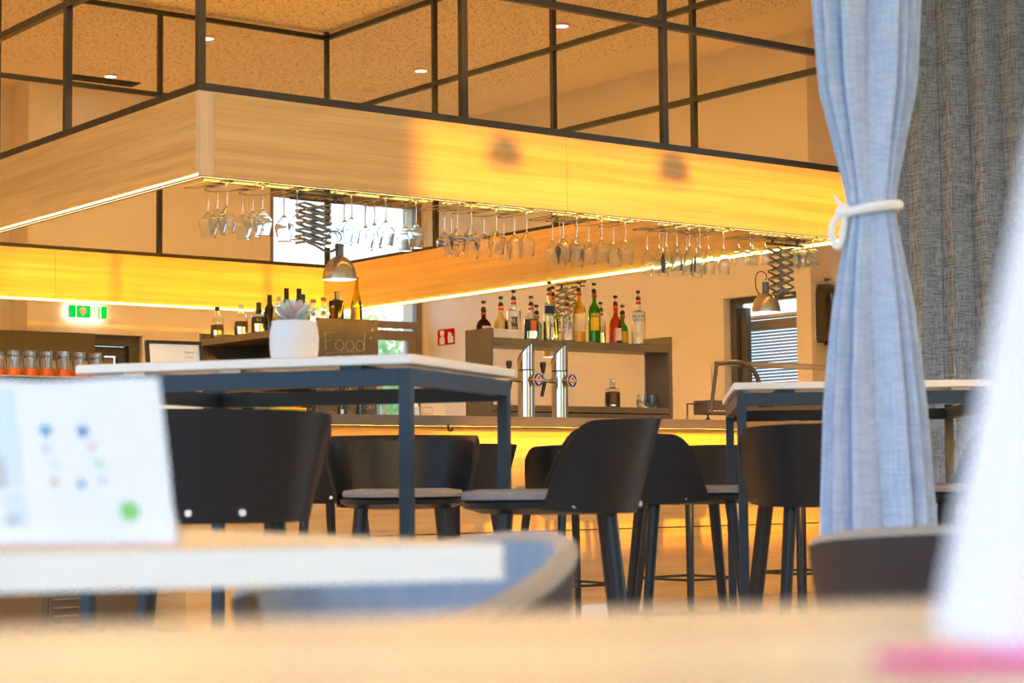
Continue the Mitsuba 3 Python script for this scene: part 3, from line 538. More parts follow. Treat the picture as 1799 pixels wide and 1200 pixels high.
bottle('square clear bottle with black label standing alone in the back bar niche', 8.034, 9.47, 1.2525, .040, .165, 'shoulder', GLASS, LPALE, .6, cap='cork', capm=GLASS, sq=4, parts=[('', SEPIA, .62, .10, .62, .15)])
def tumbler(R, h, n=24):
    m = lathe([(.001, 0), (R * .9, 0), (R * .93, .004), (R, h), (R - .002, h), (R * .9 - .002, .010), (.001, .009)], n); m.fix_normals(); return m
for i, (x, y) in enumerate(((8.29, 9.47), (8.375, 9.475), (8.42, 9.54))):
    t = thing('whisky_tumbler', f'{ORD[i]} cut glass tumbler from the left in the back bar niche', 'glass', 'tumblers in the back bar niche', T().translate([x, y, 1.2525]))
    part(t, 'cup', lambda: tumbler(.037, .088), GLASS, 40, cache='whisky')
    part(t, 'facets', lambda: cat([rot(rot(box(.0366, .0386, -.007, .007, .02, .06, 0), 45 if q % 2 else -45, (1, 0, 0), (.037, 0, .04)), q * 30) for q in range(12)]), GLASS, cache='whisky_f')
zt = 1.7985
bottle('clear bottle with dark label and round medal, furthest left on the shelf tower', 6.475, 11.9, zt, .046, 0.215, 'spirit', GLASS, LGOLD, .35, cap='screw', capm=GGREEN if False else BLACKP, parts=[('', SEPIA, 1.1, .26, .44)])
bottle('clear bottle with slanted dark label, second from the left on the shelf tower', 6.475, 11.56, zt, .047, 0.205, 'spirit', GLASS, LPALE, .4, cap='screw', capm=ZINC, parts=[('', SEPIA, 1.1, .28, .46)])
bottle('clear bottle with black label and green wax top on the shelf tower', 6.475, 11.32, zt, .050, 0.205, 'spirit', GLASS, LPALE, .4, cap='capsule', capm=pri('wax_green', (.01, .07, .02), .4), parts=[('', INK, 1.1, .30, .52, 0, [('51', .02, .37, CREAM)])])
bottle('black wine bottle left of the succulent', 6.56, 11.32, zt, .037, 0.26, 'wine', GDARK, cap='capsule', opaque=True)
bottle('clear bottle with silver screw cap behind the succulent', 6.48, 11.06, zt, .038, 0.222, 'tall', GLASS, cap='screw', capm=ZINC)
bottle('black wine bottle with upright neck behind the succulent', 6.58, 11.13, zt, .037, 0.29, 'wine', GDARK, cap='capsule', opaque=True)
bottle('tallest black wine bottle, behind the right leaves of the succulent', 6.6, 11.0, zt, .037, 0.278, 'wine', GDARK, cap='capsule', opaque=True)
bottle('clear bottle with green neck right behind the succulent', 6.49, 10.77, zt, .044, 0.215, 'spirit', GLASS, LPALE, .4, cap='capsule', capm=scene and 'mat_wax_green', parts=[('', CREAM, .4, .2, .45, .6)])
bottle('small clear cork bottle with palm label, the left one of two alike', 6.5, 10.655, zt, .026, 0.155, 'tall', GLASS, cap='cork', parts=[('', PAPER, .7, .40, .60), ('print', TEALI, .25, .46, .55)])
bottle('small clear cork bottle with palm label, the right one of two alike', 6.545, 10.6, zt, .026, 0.165, 'tall', GLASS, cap='cork', parts=[('', PAPER, .7, .40, .60), ('print', TEALI, .25, .46, .55)])
bottle('square dark brown bottle with white neck and rust label above the chalkboard', 6.632, 10.585, zt, .040, 0.225, 'shoulder', GDARK, opaque=True, cap='capsule', capm=CREAM, sq=4, parts=[('', diff('rust', (.42, .12, .04)), .35, .05, .50, -.6), ('print', CREAM, .35, .52, .60, -.6)])
bottle('tall yellow green wine bottle with twisted stopper, furthest right on the shelf tower', 6.78, 10.575, zt, .038, 0.31, 'flute', GYEL, LGOLD, .55, cap='cork', parts=[('', TAN, .5, .12, .42, -.7)])
# bottles and bar ware on the front counter, seen under the high table
zc = 1.1205
bottle('dark slim bottle on the counter below the chalkboard, left of the red banded one', 5.31, 8.42, zc, .026, .165, 'tall', GDARK, opaque=True, cap='screw', parts=[('print', PALEB, .3, .1, .25)])
bottle('dark bottle with red band on the counter beside the chalk price', 5.425, 8.42, zc, .026, .165, 'tall', GDARK, opaque=True, cap='screw', parts=[('print', REDP, 1.2, .42, .50)])
t = thing('syrup_bottle', 'tapered clear syrup bottle with gold spout, left of the table leg', 'bottle', None, T().translate([5.54, 8.42, zc]))
part(t, 'body', bottle_shell([(.036, 0), (.038, .004), (.033, .06), (.024, .13), (.016, .15), (.014, .158)]), GLASS, 40); part(t, 'spout', lathe([(.001, .1585), (.016, .1585), (.013, .17), (.006, .178), (.004, .20), (.001, .20)], 14), WIRE, 40)
bottle('amber bottle with gold top on the counter, right of the near table leg', 5.765, 8.42, zc, .031, .17, 'tall', GLASS, LGOLD, .75, cap='screw', capm=WIRE, parts=[('', PALEB, .9, .12, .36)])
t = thing('menu_board', 'cream leaning board with small pink frame on the bar counter', 'board'); b_ = box(5.80, 6.03, 8.50, 8.508, zc, zc + .22, .002); part(t, 'board', rot(b_, -8, (1, 0, 0), (5.9, 8.5, zc)), CREAM)
part(t, 'pink_frame', cat([rot(box(5.86 + a, 5.86 + b, 8.4985, 8.4995, zc + .03 + c, zc + .03 + d, 0), -8, (1, 0, 0), (5.9, 8.5, zc)) for a, b, c, d in ((0, .08, 0, .004), (0, .08, .036, .04), (0, .004, 0, .04), (.076, .08, 0, .04))]), PALEP)
t = thing('straw_box', 'box with a fan of orange and dark straws on the bar counter', 'straw box'); part(t, 'box', box(4.88, 5.05, 8.34, 8.42, zc, zc + .045, .002), YELL)
for i in range(14): part(t, 'straw', tube((4.90 + i * .0105, 8.385, zc + .03), (4.86 + i * .0145, 8.385, zc + .125), .0035, n=6), ORANGE if i > 4 else INK, True)
t = thing('ribbed_tin', 'shiny ribbed steel tin on the counter beside the chalk menu', 'tin', None, T().translate([4.66, 8.38, zc]))
part(t, 'body', lathe([(.001, 0), (.034, 0)] + [(.036 + .002 * (i % 2), .006 + i * .007) for i in range(12)] + [(.034, .092), (.001, .092)], 20), STEEL, False)
for i in range(6): single('spice_jar', mv(lathe([(.001, 0), (.014, 0), (.015, .004), (.015, .10), (.011, .112), (.011, .13), (.001, .13)], 14), 4.86 + i * .036, 8.52, zc), [GSEA, GLASS, LEAF][i % 2], f'{ORD[i]} slim jar from the left in the row left of the chalkboard', 'jar', 40, 'slim jars behind the straws')
t = thing('flyer_stack', 'stack of green and white flyers on the bar counter', 'flyers')
for i in range(6): part(t, 'flyer', rot(box(4.71, 4.84, 8.36, 8.46, zc + .0012 * i + .001, zc + .0012 * i + .0018, 0), 4 * (i % 3 - 1), (0, 0, 1), (4.77, 8.41, 0)), TEALI if i % 2 else PAPER)
for i in range(2): part(t, 'holder_strip', mv(rot(box(-.006, .006, -.002, .002, 0, .11, .001), -12 - 4 * i, (0, 1, 0)), 4.765 + .02 * i, 8.36, zc), STEEL)
# framed sign
t = thing('framed_sign', 'black framed white notice standing at the left end of the bar counter', 'sign')
sg = lambda m: rot(rot(m, 12, (1, 0, 0), (0, 0, 0)) if False else rot(m, -10, (1, 0, 0)), -4).apply_translation((4.215, 8.11, zc)) 
def fr(x0, x1, z0, z1, y0=-.012, y1=.012, c=.002): return sg(box(x0, x1, y0, y1, z0, z1, c))
part(t, 'frame', cat([fr(-.15, -.135, 0, .345), fr(.12, .135, 0, .345), fr(-.135, .12, .33, .345), fr(-.135, .12, 0, .015)]), BLACKP); part(t, 'backing', fr(-.149, .142, .001, .35, .0125, .022), CREAM)
ps = part(t, 'paper', fr(-.135, .12, .015, .33, -.004, .011, 0), PAPER)
def sgt(txt, h, x, z, m_): 
    q = meshkit.text_mesh(txt, h, .0006); q = rot(q, 90, (1, 0, 0)); q.apply_translation((x, -.0042, z)); part(ps, 'lettering', sg(q), m_)
sgt("Harry's", .014, .045, .285, pri('dark_green', (.08, .22, .14), .5)); sgt('hungry', .012, .045, .265, GREYI); sgt('LIEBE', .018, -.10, .225, GREYI)
part(ps, 'rule', sg(box(.044, .098, -.0046, -.004, .243, .2455, 0)), INK)
# beer towers
for i, (x, lab) in enumerate(((6.438, 'polished steel beer tower with slanted top, the left one of two'), (6.675, 'polished steel beer tower with slanted top, the right one of two'))):
    t = thing('beer_tower', lab, 'beer tap', None, T().translate([x, 8.32, zc]))
    R, n = .046, 40; a = np.linspace(0, 2 * math.pi, n, endpoint=False); c, s = R * np.cos(a), R * np.sin(a)
    sl_ = .405 + .075 * (np.cos(a - math.radians(-10)))
    part(t, 'lower_column', loft([np.stack([c, s, np.full(n, 0.)], 1), np.stack([c, s, np.full(n, .268)], 1)]), STEEL, 40)
    part(t, 'groove', lathe([(.001, .2682), (.0445, .2682), (.0445, .2738), (.001, .2738)], 32), BLACKP, 40)
    sl_ = .375 + .055 * np.cos(a + math.radians(62))
    part(t, 'upper_column', loft([np.stack([c, s, np.full(n, .274)], 1), np.stack([c, s, sl_], 1)]), STEEL, 40)
    part(t, 'slanted_cap', loft([np.stack([c * 1.03, s * 1.03, sl_ - .012], 1), np.stack([c * 1.03, s * 1.03, sl_ + .002], 1), np.stack([c * .85, s * .85, .375 + .85 * (sl_ - .375) + .006], 1)]), GUN, 40)
    dm = np.array([-.35, -.94, 0.0]); dm /= np.linalg.norm(dm); dm = np.array([.15, -.99, 0]); dm /= np.linalg.norm(dm)
    ctr = np.array([.0, 0, .215]); o = ctr + dm * .040
    part(t, 'badge_holder', tube(o, ctr + dm * .088, .026, .036, 28), STEEL, 40)
    bd = part(t, 'badge', tube(ctr + dm * .088, ctr + dm * .094, .038, .038, 32), SIGNW, 40)
    ux = np.array([-dm[1], dm[0], 0]); uz = np.array([0, 0, 1.0]); oo = ctr + dm * .0945
    if ux[0] < 0: ux = -ux
    def flat(poly, thick=.0008, lift=0.):
        p0 = [oo + dm * lift + ux * q[0] + uz * q[1] for q in poly]; p1 = [p + dm * thick for p in p0]; return loft([np.array(p0), np.array(p1)])
    circ = lambda r, m=28: [(r * math.cos(2 * math.pi * j / m), r * math.sin(2 * math.pi * j / m)) for j in range(m)]
    part(bd, 'blue_ring', flat(circ(.0345)), diff('badge_blue', (.06, .05, .42)) if i == 0 else 'mat_badge_blue'); part(bd, 'white_diamond', flat([(0, .033), (.032, 0), (0, -.030), (-.032, 0)], .0008, .0009), PAPER)
    part(bd, 'orange_emblem', flat([(0, .024), (.007, .012), (.022, 0), (.014, -.013), (-.014, -.013), (-.022, 0), (-.007, .012)], .0008, .0018), ORANGE)
    part(bd, 'white_band', flat([(-.018, .003), (.018, .003), (.014, -.006), (-.014, -.006)], .0006, .0027), SIGNW)
    part(bd, 'red_crest', flat([(-.004, .016), (.004, .016), (0, .007)], .0006, .0027), SIGNR)
    part(bd, 'blue_dots', cat([flat([(q[0] * .003 + sx * .017, q[1] * .003 - .021) for q in circ(1, 10)], .0006, .0018) for sx in (-1, 1)]), 'mat_badge_blue')
    f0 = np.array([-.046, 0, .215])
    tp = part(t, 'tap', cat([tube(f0 + (.004, 0, 0), f0 + (-.03, 0, 0), .014, .011, 16), tube(f0 + (-.03, 0, 0), f0 + (-.062, 0, 0), .009, .009, 14), mv(ico(.0125, 1), *(f0 + (-.066, 0, .002))), tube(f0 + (-.066, 0, .01), f0 + (-.072, 0, .042), .006, .006, 12)]), STEEL, 40)
    part(tp, 'spout', tube(f0 + (-.062, 0, -.008), f0 + (-.082, 0, -.085), .011, .009, 14), BLACKP, 40)
    part(tp, 'handle', mv(lathe([(.001, 0), (.009, .002), (.011, .015), (.0175, .05), (.016, .06), (.001, .063)], 18), *(f0 + (-.072, 0, .043))), GLOSS, 40)
# chilled display case
t = thing('display_case', 'glass topped display case with dark bracket on the right end of the bar', 'display case')
sidep = [(7.72, 1.16), (7.72, 1.235), (7.77, 1.47), (7.80, 1.475)]
for yy in (8.03,):
    part(t, 'side_bracket', cat([path([(7.545, yy, 1.16), (7.60, yy, 1.445)], .011, 8), path(spline([(7.595, yy, 1.445), (7.70, yy, 1.458), (7.81, yy, 1.455), (7.88, yy, 1.425), (7.93, yy, 1.36), (7.95, yy, 1.26), (7.955, yy, 1.20)], 26), .0135, 8)]), GREYD, True)
part(t, 'base', box(7.53, 9.0, 8.03, 8.16, 1.155, 1.235, .004), GREYD); part(t, 'trim', box(7.532, 9.0, 8.026, 8.0295, 1.172, 1.176, 0), ZINC)
for x in (7.58, 8.2, 8.8):
    for yy in (8.09,): part(t, 'foot', lathe([(.001, 1.121), (.016, 1.121), (.014, 1.13), (.006, 1.136), (.006, 1.154), (.001, 1.154)], 14).apply_translation((x, yy, 0)), BLACKP, 40)
part(t, 'top_glass', box(7.70, 9.0, 8.06, 8.16, 1.462, 1.468, 0), GLASS); part(t, 'top_rail', box(7.70, 9.0, 8.045, 8.06, 1.435, 1.46, .002), WIRE); part(t, 'top_rail', box(7.80, 9.0, 8.162, 8.177, 1.455, 1.475, .002), WIRE)
part(t, 'side_glass', box(7.57, 7.93, 8.04, 8.044, 1.237, 1.44, 0), GLASS)
t = thing('wire_stand', 'small dark wire stand left of the display case', 'stand'); part(t, 'frame', path([(7.43, 8.1, zc), (7.43, 8.1, 1.215), (7.52, 8.1, 1.215)], .006, 6), DARKF)
single('cloth_pack', box(8.30, 8.36, 8.05, 8.07, zc, zc + .022, .001), BLUEI, 'tiny blue packet under the display case', 'packet')
# coffee machine with glasses on top, left arm of the bar
t = thing('coffee_machine', 'coffee machine on the left arm of the bar carrying tumblers on top', 'coffee machine')
part(t, 'body', box(4.11, 4.82, 9.96, 10.40, zc, 1.378, .01), GREYD); part(t, 'cup_tray', box(4.10, 4.83, 9.95, 10.41, 1.378, 1.388, .003), WIRE); part(t, 'spout', box(4.30, 4.55, 9.91, 9.96, 1.22, 1.28, .003), STEEL)
sp_ = [(4.19 + .098 * q, 10.01) for q in range(6)] + [(4.15 + .098 * q, 10.12) for q in range(7)]
for i, (x, y) in enumerate(sorted(sp_, key=lambda s: rpx((s[0], s[1], 1.4)))):
    t = thing('tumbler', f'{(ORD + ["thirteenth"])[i]} tumbler from the left on the coffee machine, orange at the bottom', 'glass', 'tumblers on the coffee machine', T().translate([x, y, 1.3885]))
    part(t, 'cup', lambda: tumbler(.037, .140), GLASS, 40, cache='tumbler'); part(t, 'orange_band', lambda: lathe([(.0346, .003), (.0352, .003), (.0362, .040), (.0356, .040), (.0346, .003)], 24, cap=False), ORANGE, 40, cache='tumbler_d')
    part(t, 'base_ring', lambda: lathe([(.0374, .10), (.038, .101), (.038, .112), (.0374, .113), (.0374, .10)], 20, cap=False), GLASS, 40, cache='tumbler_r')

# wall fittings
t = thing('exit_sign', 'lit green emergency exit sign with white arrow and running man', 'sign')
gx0, gx1, gz0, gz1 = 7.49, 7.865, 2.345, 2.452; gy = 16.60
part(t, 'housing', box(gx0, gx1, gy + .012, gy + .05, gz0 - .004, gz1 + .004, .003), WHITE); part(t, 'glow_edge', cat([box(gx0 + .01, gx1 - .01, gy + .051, gy + .075, gz0, gz1, 0)]), LEDM, emitter=emit((7, 6.6, 6.0)))
GE = diff('exit_green', (.0, .4, .1)); W_ = gx1 - gx0; zm = (gz0 + gz1) / 2; hh = (gz1 - gz0)
def face(a, b, m_=GE, e=(.0, .52, .045), nm='green_panel'): part(t, nm, box(gx0 + W_ * a, gx0 + W_ * b, gy + .006, gy + .012, gz0, gz1, 0), m_, emitter=emit(e))
face(0, .16); face(.19, .555); face(.765, .80); face(.85, 1.0); face(.16, .19, LEDM, (.9, 1.2, .6), 'lit_gap'); face(.555, .765, LEDM, (1.1, 1.3, .7), 'lit_gap'); face(.80, .85, LEDM, (.7, 1.1, .5), 'lit_gap')
def sgn(poly, nm, e): part(t, nm, loft([np.array([(gx0 + W_ * p[0], gy + .0055, gz0 + hh * p[1]) for p in poly]), np.array([(gx0 + W_ * p[0], gy + .003, gz0 + hh * p[1]) for p in poly])]), LEDM, emitter=emit(e))
sgn([(.33, .97), (.375, .97), (.385, .66), (.425, .82), (.455, .80), (.455, .50), (.355, .06), (.255, .50), (.255, .80), (.285, .82), (.325, .66)], 'arrow', (1.1, 1.3, .8))
part(t, 'running_man', cat([path([(gx0 + W_ * p[0], gy + .004, gz0 + hh * p[1]) for p in s], .006, 6, .4) for s in ([(.655, .66), (.68, .42), (.64, .12)], [(.68, .42), (.72, .2)], [(.64, .62), (.62, .45)], [(.66, .66), (.71, .52)])] + [mv(ico(.007, 1), gx0 + W_ * .655, gy + .004, gz0 + hh * .8)]), GREENI, True)
t = thing('fire_sign', 'red fire extinguisher sign on the pale wall beside the garden door', 'sign')
fy0, fy1, fz0, fz1 = 16.20, 16.50, 2.21, 2.375
def fs(a, b, c, d, x=11.592, x2=11.596): return box(x, x2, fy1 - (fy1 - fy0) * b, fy1 - (fy1 - fy0) * a, fz0 + (fz1 - fz0) * c, fz0 + (fz1 - fz0) * d, 0)
part(t, 'plate', fs(0, 1, 0, 1, 11.5935, 11.599), SIGNR)
part(t, 'extinguisher_symbol', cat([fs(.12, .42, .05, .48), fs(.15, .40, .62, .92), fs(.22, .34, .48, .62)]), SIGNW)
part(t, 'flame_symbol', cat([fs(.62, .86, .10, .70), fs(.70, .95, .10, .50), fs(.66, .78, .70, .80)]), SIGNW)
t = thing('towel_dispenser', 'glossy black paper towel dispenser on the wall right of the window', 'towel dispenser')
dy = RY - .002
prof_ = []
for z in np.r_[np.linspace(1.905, 1.945, 5), np.linspace(2.30, 2.39, 7)]:
    k = 1 - max(0, (1.945 - z) / .04) ** 2 * .25 - max(0, (z - 2.30) / .09) ** 2.2 * .45
    x0, x1, dp = 11.632 + .14 * (1 - k) * .5, 11.935 - .14 * (1 - k) * .5, .20 * k
    q = [(x0, dy), (x0, dy - dp * .62)] + [(x0 + .05 * (1 - math.cos(u)), dy - dp * .62 - dp * .38 * math.sin(u)) for u in np.linspace(.2, math.pi / 2, 6)] + [(x1 - .05 * (1 - math.cos(u)), dy - dp * .62 - dp * .38 * math.sin(u)) for u in np.linspace(math.pi / 2, .2, 6)] + [(x1, dy - dp * .62), (x1, dy)]
    prof_.append(np.array([(a, b, z) for a, b in q]))
part(t, 'cover', loft(prof_), GLOSS, 35); part(t, 'back_plate', box(11.625, 11.942, dy - .02, dy, 1.90, 2.385, .004), GREYI); part(t, 'lock', tube((11.78, dy - .10, 2.365), (11.78, dy - .13, 2.38), .008), STEEL)
part(t, 'outlet', box(11.70, 11.86, dy - .12, dy - .04, 1.885, 1.905, .002), BLACKP)
t = thing('wall_hook', 'tiny dark fitting on the wall above the towel dispenser', 'hook'); part(t, 'plate', box(11.765, 11.79, dy - .02, dy, 2.425, 2.45, .003), GREYD); part(t, 'peg', tube((11.777, dy - .02, 2.437), (11.777, dy - .05, 2.437), .006), GREYD)
t = thing('tall_cabinet', 'tall dark grey cabinet left of the dark framed door', 'cabinet')
part(t, 'body', box(6.40, 7.60, 16.30, 16.66, 0, 2.17, .003), GREYD)
part(t, 'door', box(6.405, 7.595, 16.28, 16.298, .05, 2.16, .002), GREYD)

# ------------------------------------------------------------------ seating
def superellipse(phi, a, b, n):
    s, c = math.sin(phi), math.cos(phi)
    r = (abs(s / a) ** n + abs(c / b) ** n) ** (-1 / n); return r * s, -r * c
def shell_mesh(nu=46, nv=12, th=.011):
    """wrap-around stool back: local +Y is the front; closed thin shell"""
    O, I = [], []
    for j in range(nv):
        v = j / (nv - 1); ro, ri = [], []
        for i in range(nu):
            u = -1 + 2 * i / (nu - 1)
            pm = math.radians(104 - 17 * v); phi = u * pm
            zt = .950 - .012 * abs(u) ** 2 - .055 * max(0, (abs(u) - .80) / .20) ** 2.4
            zb = .700 + .012 * abs(u) ** 3
            z = zb + (zt - zb) * v
            a, b = .216 + .050 * v, .205 + .070 * v
            for lst, d in ((ro, 0), (ri, th)):
                x, y = superellipse(phi, a - d, b - d, 2.7); lst.append((x, y + .02, z))
        O.append(ro); I.append(ri)
    O, I = np.array(O), np.array(I); v = np.vstack([O.reshape(-1, 3), I.reshape(-1, 3)]); N = nu * nv; f = []
    for j in range(nv - 1):
        for i in range(nu - 1):
            a = j * nu + i; f += [[a, a + 1, a + nu + 1], [a, a + nu + 1, a + nu], [N + a, N + a + nu + 1, N + a + 1], [N + a, N + a + nu, N + a + nu + 1]]
    for i in range(nu - 1):
        a = i; f += [[a, N + a + 1, a + 1], [a, N + a, N + a + 1]]; a = (nv - 1) * nu + i; f += [[a, a + 1, N + a + 1], [a, N + a + 1, N + a]]
    for j in range(nv - 1):
        a = j * nu; f += [[a, a + nu, N + a + nu], [a, N + a + nu, N + a]]; a = j * nu + nu - 1; f += [[a, N + a + nu, a + nu], [a, N + a, N + a + nu]]
    return trimesh.Trimesh(v, f, process=False)
def pad(layers, n=48, ex=3.2):
    """rounded pad from (half width, half depth, y centre, z) layers"""
    R = []
    for a, b, yc, z in layers:
        R.append(np.array([(p[0], p[1] + yc, z) for p in (superellipse(q, a, b, ex) for q in np.linspace(0, 2 * math.pi, n, endpoint=False))]))
    m = loft(R); m.fix_normals(); return m
def stool(label, x, y, front, group=None):
    """front: the direction (dx, dy) that the sitter would look"""
    ang = math.degrees(math.atan2(front[1], front[0])) - 90
    t = thing('bar_stool', label, 'bar stool', group, T().translate([x, y, 0]).rotate([0, 0, 1], ang))
    part(t, 'shell', shell_mesh, SHELL, 50, cache='st_shell')
    part(t, 'seat', lambda: pad([(.10, .11, .03, .698), (.17, .19, .04, .702), (.205, .232, .045, .716), (.208, .238, .045, .730), (.200, .230, .045, .7345)]), SHELL, 40, cache='st_seat')
    part(t, 'cushion', lambda: pad([(.186, .220, .05, .735), (.196, .232, .05, .739), (.199, .235, .05, .750), (.193, .229, .05, .760), (.15, .185, .05, .7655)]), FELT, 40, cache='st_cush')
    for sx in (-1, 1):
        for sy in (-1, 1):
            part(t, 'leg', lambda: tube((sx * .135, .03 + sy * .135, .705), (sx * .205, .03 + sy * .205, 0), .0205, .0135, 16), LEGM, 40, cache=f'st_leg{sx}{sy}')
    k = .135 + .07 * (.705 - .30) / .705
    for i, (p, q) in enumerate((((-k, -k), (k, -k)), ((k, -k), (k, k)), ((k, k), (-k, k)), ((-k, k), (-k, -k)))):
        part(t, 'footrest', lambda: tube((p[0], .03 + p[1], .30), (q[0], .03 + q[1], .30), .0065, n=10), LEGM, 40, cache=f'st_foot{i}')
    def screw(phi):
        px_, py_ = superellipse(phi, .2125, .2125, 2.7); qx, qy = superellipse(phi, .2185, .2185, 2.7)
        return tube((px_, py_ + .02, .724), (qx, qy + .02, .724), .0085, .0075, 14)
    for i, ph in enumerate((-.27, .27, -1.42, 1.42)): part(t, 'screw', lambda: screw(ph), ZINC, 35, cache=f'st_screw{i}', label='pale round screw head')
    return t
stool('black shell bar stool seen from behind, closest, beside the left menu card', 2.125, 3.915, (.47, .88))
stool('black shell bar stool facing the camera behind the left high table', 3.60, 5.34, (-.52, -.85))
stool('black shell bar stool at the right end of the left high table, facing left', 3.245, 4.02, (-.80, .60))
stool('black shell bar stool between the two high tables, facing the right one', 4.60, 5.08, (.77, -.64) if False else (.86, -.51))
stool('black shell bar stool seen from behind, half hidden by the tied curtain', 4.37, 4.15, (.50, .87))
stool('black bar stool at the right high table, seat showing right of the tied curtain', 5.13, 4.14, (-.70, -.71) if False else (-.79, .61))
for i, (x, wh) in enumerate(((4.32, 'furthest left, behind the closest stool'), (5.02, 'behind the left high table'), (5.70, 'just right of the left high table'), (6.47, 'behind the stool between the high tables'), (7.25, 'furthest right, behind the tied curtain'))):
    stool(f'black bar stool drawn up to the bar front, {wh}', x, 7.02, (0.05 * (-1) ** i, 1))

def high_table(label, c0, ux, uy, a, b, cleats=True):
    """c0: near corner (x, y); ux, uy: unit directions of the two edges of length a and b"""
    t = thing('high_table', label, 'table'); c0, ux, uy = np.array(c0), np.array(ux) / np.linalg.norm(ux), np.array(uy); uy = uy - ux * (uy @ ux); uy /= np.linalg.norm(uy)
    def B(s0, s1, t0, t1, z0, z1, c=.0015):
        m = box(s0, s1, t0, t1, z0, z1, c); v = m.vertices.copy(); m.vertices = np.column_stack([c0[0] + v[:, 0] * ux[0] + v[:, 1] * uy[0], c0[1] + v[:, 0] * ux[1] + v[:, 1] * uy[1], v[:, 2]])
        if ux[0] * uy[1] - ux[1] * uy[0] < 0: m.invert()
        return m
    part(t, 'table_top', B(0, a, 0, b, 1.076, 1.0985, .003), EDGE, label='pale edged table top'); part(t, 'top_surface', B(.003, a - .003, .003, b - .003, 1.0986, 1.1, .0004), OAKTOP)
    i, l, rz0, rz1 = .012, .030, 1.024, 1.066
    for s in (i, a - i - l):
        for q in (i, b - i - l): part(t, 'leg', B(s, s + l, q, q + l, 0, rz1, .001), FRAME)
    for q in (i, b - i - l): part(t, 'rail', B(i + l, a - i - l, q, q + l, rz0 - (.014 if q > .1 else 0), rz1 - (.014 if q > .1 else 0), .001), FRAME)
    for s in (i, a - i - l): part(t, 'rail', B(s, s + l, i + l, b - i - l, rz0 - (.014 if s > .1 else 0), rz1 - (.014 if s > .1 else 0), .001), FRAME)
    for s in (.14, a * .5, a - .2): part(t, 'cleat', B(s, s + .06, i, b - i, rz1, 1.076, .001), OAKTOP if s != .14 else FRAME)
    return t
high_table('left high table with white edged top and dark steel frame, pot standing on it', (2.631, 3.853), (-.545, .838), (.785, .62), .95, .755)
high_table('right high table with white edged top, partly behind the tied curtain', (4.352, 4.523), (.743, -.669), (.669, .743), .90, 1.32)

# succulent
t = thing('plant_pot', 'white pot with a pale green succulent on the left high table', 'potted plant', None, T().translate([2.52, 4.224, 1.1003]))
part(t, 'pot', lathe([(.001, 0), (.054, 0), (.059, .004), (.0625, .03), (.063, .06), (.060, .082), (.057, .092), (.0585, .098), (.056, .100), (.053, .094), (.052, .07), (.001, .068)], 40), POT, 40)
part(t, 'soil', lathe([(.001, .084), (.0515, .082), (.0515, .079), (.001, .079)], 24), BARK, 40)
pl = part(t, 'succulent', mv(ico(.02, 2), 0, 0, .095), SUCC, True)
for i in range(26):
    az = i * 2.39996; el = math.radians(12 + 66 * (1 - i / 26) ** .0 * (1 - (i / 26))); el = math.radians(86 - 56 * (i / 26) ** .9); L = .060 + .016 * (i / 26)
    m = loft([np.array([(w_ * math.cos(q), h_ * math.sin(q), s * L) for q in np.linspace(0, 2 * math.pi, 8, endpoint=False)]) for s, w_, h_ in ((0, .006, .004), (.3, .0115, .006), (.6, .0125, .006), (.85, .007, .004), (1, .0012, .001))])
    rot(m, 90 - math.degrees(el), (1, 0, 0)); rot(m, math.degrees(az)); mv(m, 0, 0, .095)
    part(pl, 'leaf', m, SUCT if i % 5 == 3 else SUCC, True)

# ------------------------------------------------------------------ curtains
def gathered(c, levels, folds=15, seed=3):
    """levels: (z, half width, half depth, sideways shift); cross-section with deep folds"""
    g = np.random.default_rng(seed); ph = g.uniform(0, 6.28, 6); n = 260; rings = []
    a = np.linspace(0, 2 * math.pi, n, endpoint=False); r2 = RGT[:2] / np.linalg.norm(RGT[:2]); f2 = np.array([-r2[1], r2[0]])
    warp = a + .25 * np.sin(2 * a + ph[0]) + .15 * np.sin(3 * a + ph[1])
    Z = np.array([l[0] for l in levels])
    for z in np.linspace(Z[0], Z[-1], 90):
        i = [np.interp(z, Z[::-1], np.array([l[k] for l in levels])[::-1]) for k in (1, 2, 3)]
        amp = .26 * min(1, .40 + abs(z - 1.345) * 2.2)
        fl = 1 - amp + amp * (.62 * np.sin(folds * warp + .5 * np.sin(z * 2 + ph[2])) + .38 * np.sin((folds * .5 + .5) * 2 * .5 * warp * 1.0 + ph[3] + .6 * z) if False else (1.15 * np.abs(np.sin(folds * .5 * warp + .25 * np.sin(z * 2.3 + ph[2]))) ** .8 * 2 - 1.3) + .35 * np.sin(7 * a + ph[4] + z * .8))
        x, y = i[0] * fl * np.cos(a), i[1] * fl * np.sin(a)
        P = np.array(c)[None] + r2 * (x + i[2])[:, None] + f2 * y[:, None]
        rings.append(np.column_stack([P, np.full(n, z)]))
    m = loft(rings, True, True); return m, np.column_stack([np.tile(a / 6.283, 90), np.repeat(np.linspace(0, 1, 90), n)])
CC = (2.99, 2.69)
lv = [(4.5, .18, .14, -.01), (2.6, .14, .11, -.006), (1.80, .110, .085, -.002), (1.60, .098, .075, -.002), (1.46, .068, .055, .0), (1.37, .050, .043, .002), (1.34, .047, .040, .002), (1.30, .054, .045, .002), (1.15, .080, .062, .001), (.95, .100, .078, .0), (.70, .113, .088, .002), (.4, .122, .095, .002), (.03, .126, .1, .002)]
cm, _ = gathered(CC, lv)
zz_ = np.clip((cm.vertices[:, 2]) / 4.5, 0, 1); aa = np.arctan2(cm.vertices[:, 1] - CC[1], cm.vertices[:, 0] - CC[0]) / 6.283
single('tied_curtain', cm, LINEN2, 'pale linen curtain gathered by a white rope, hanging before the right high table', 'curtain', True, uv=np.column_stack([aa, zz_]))
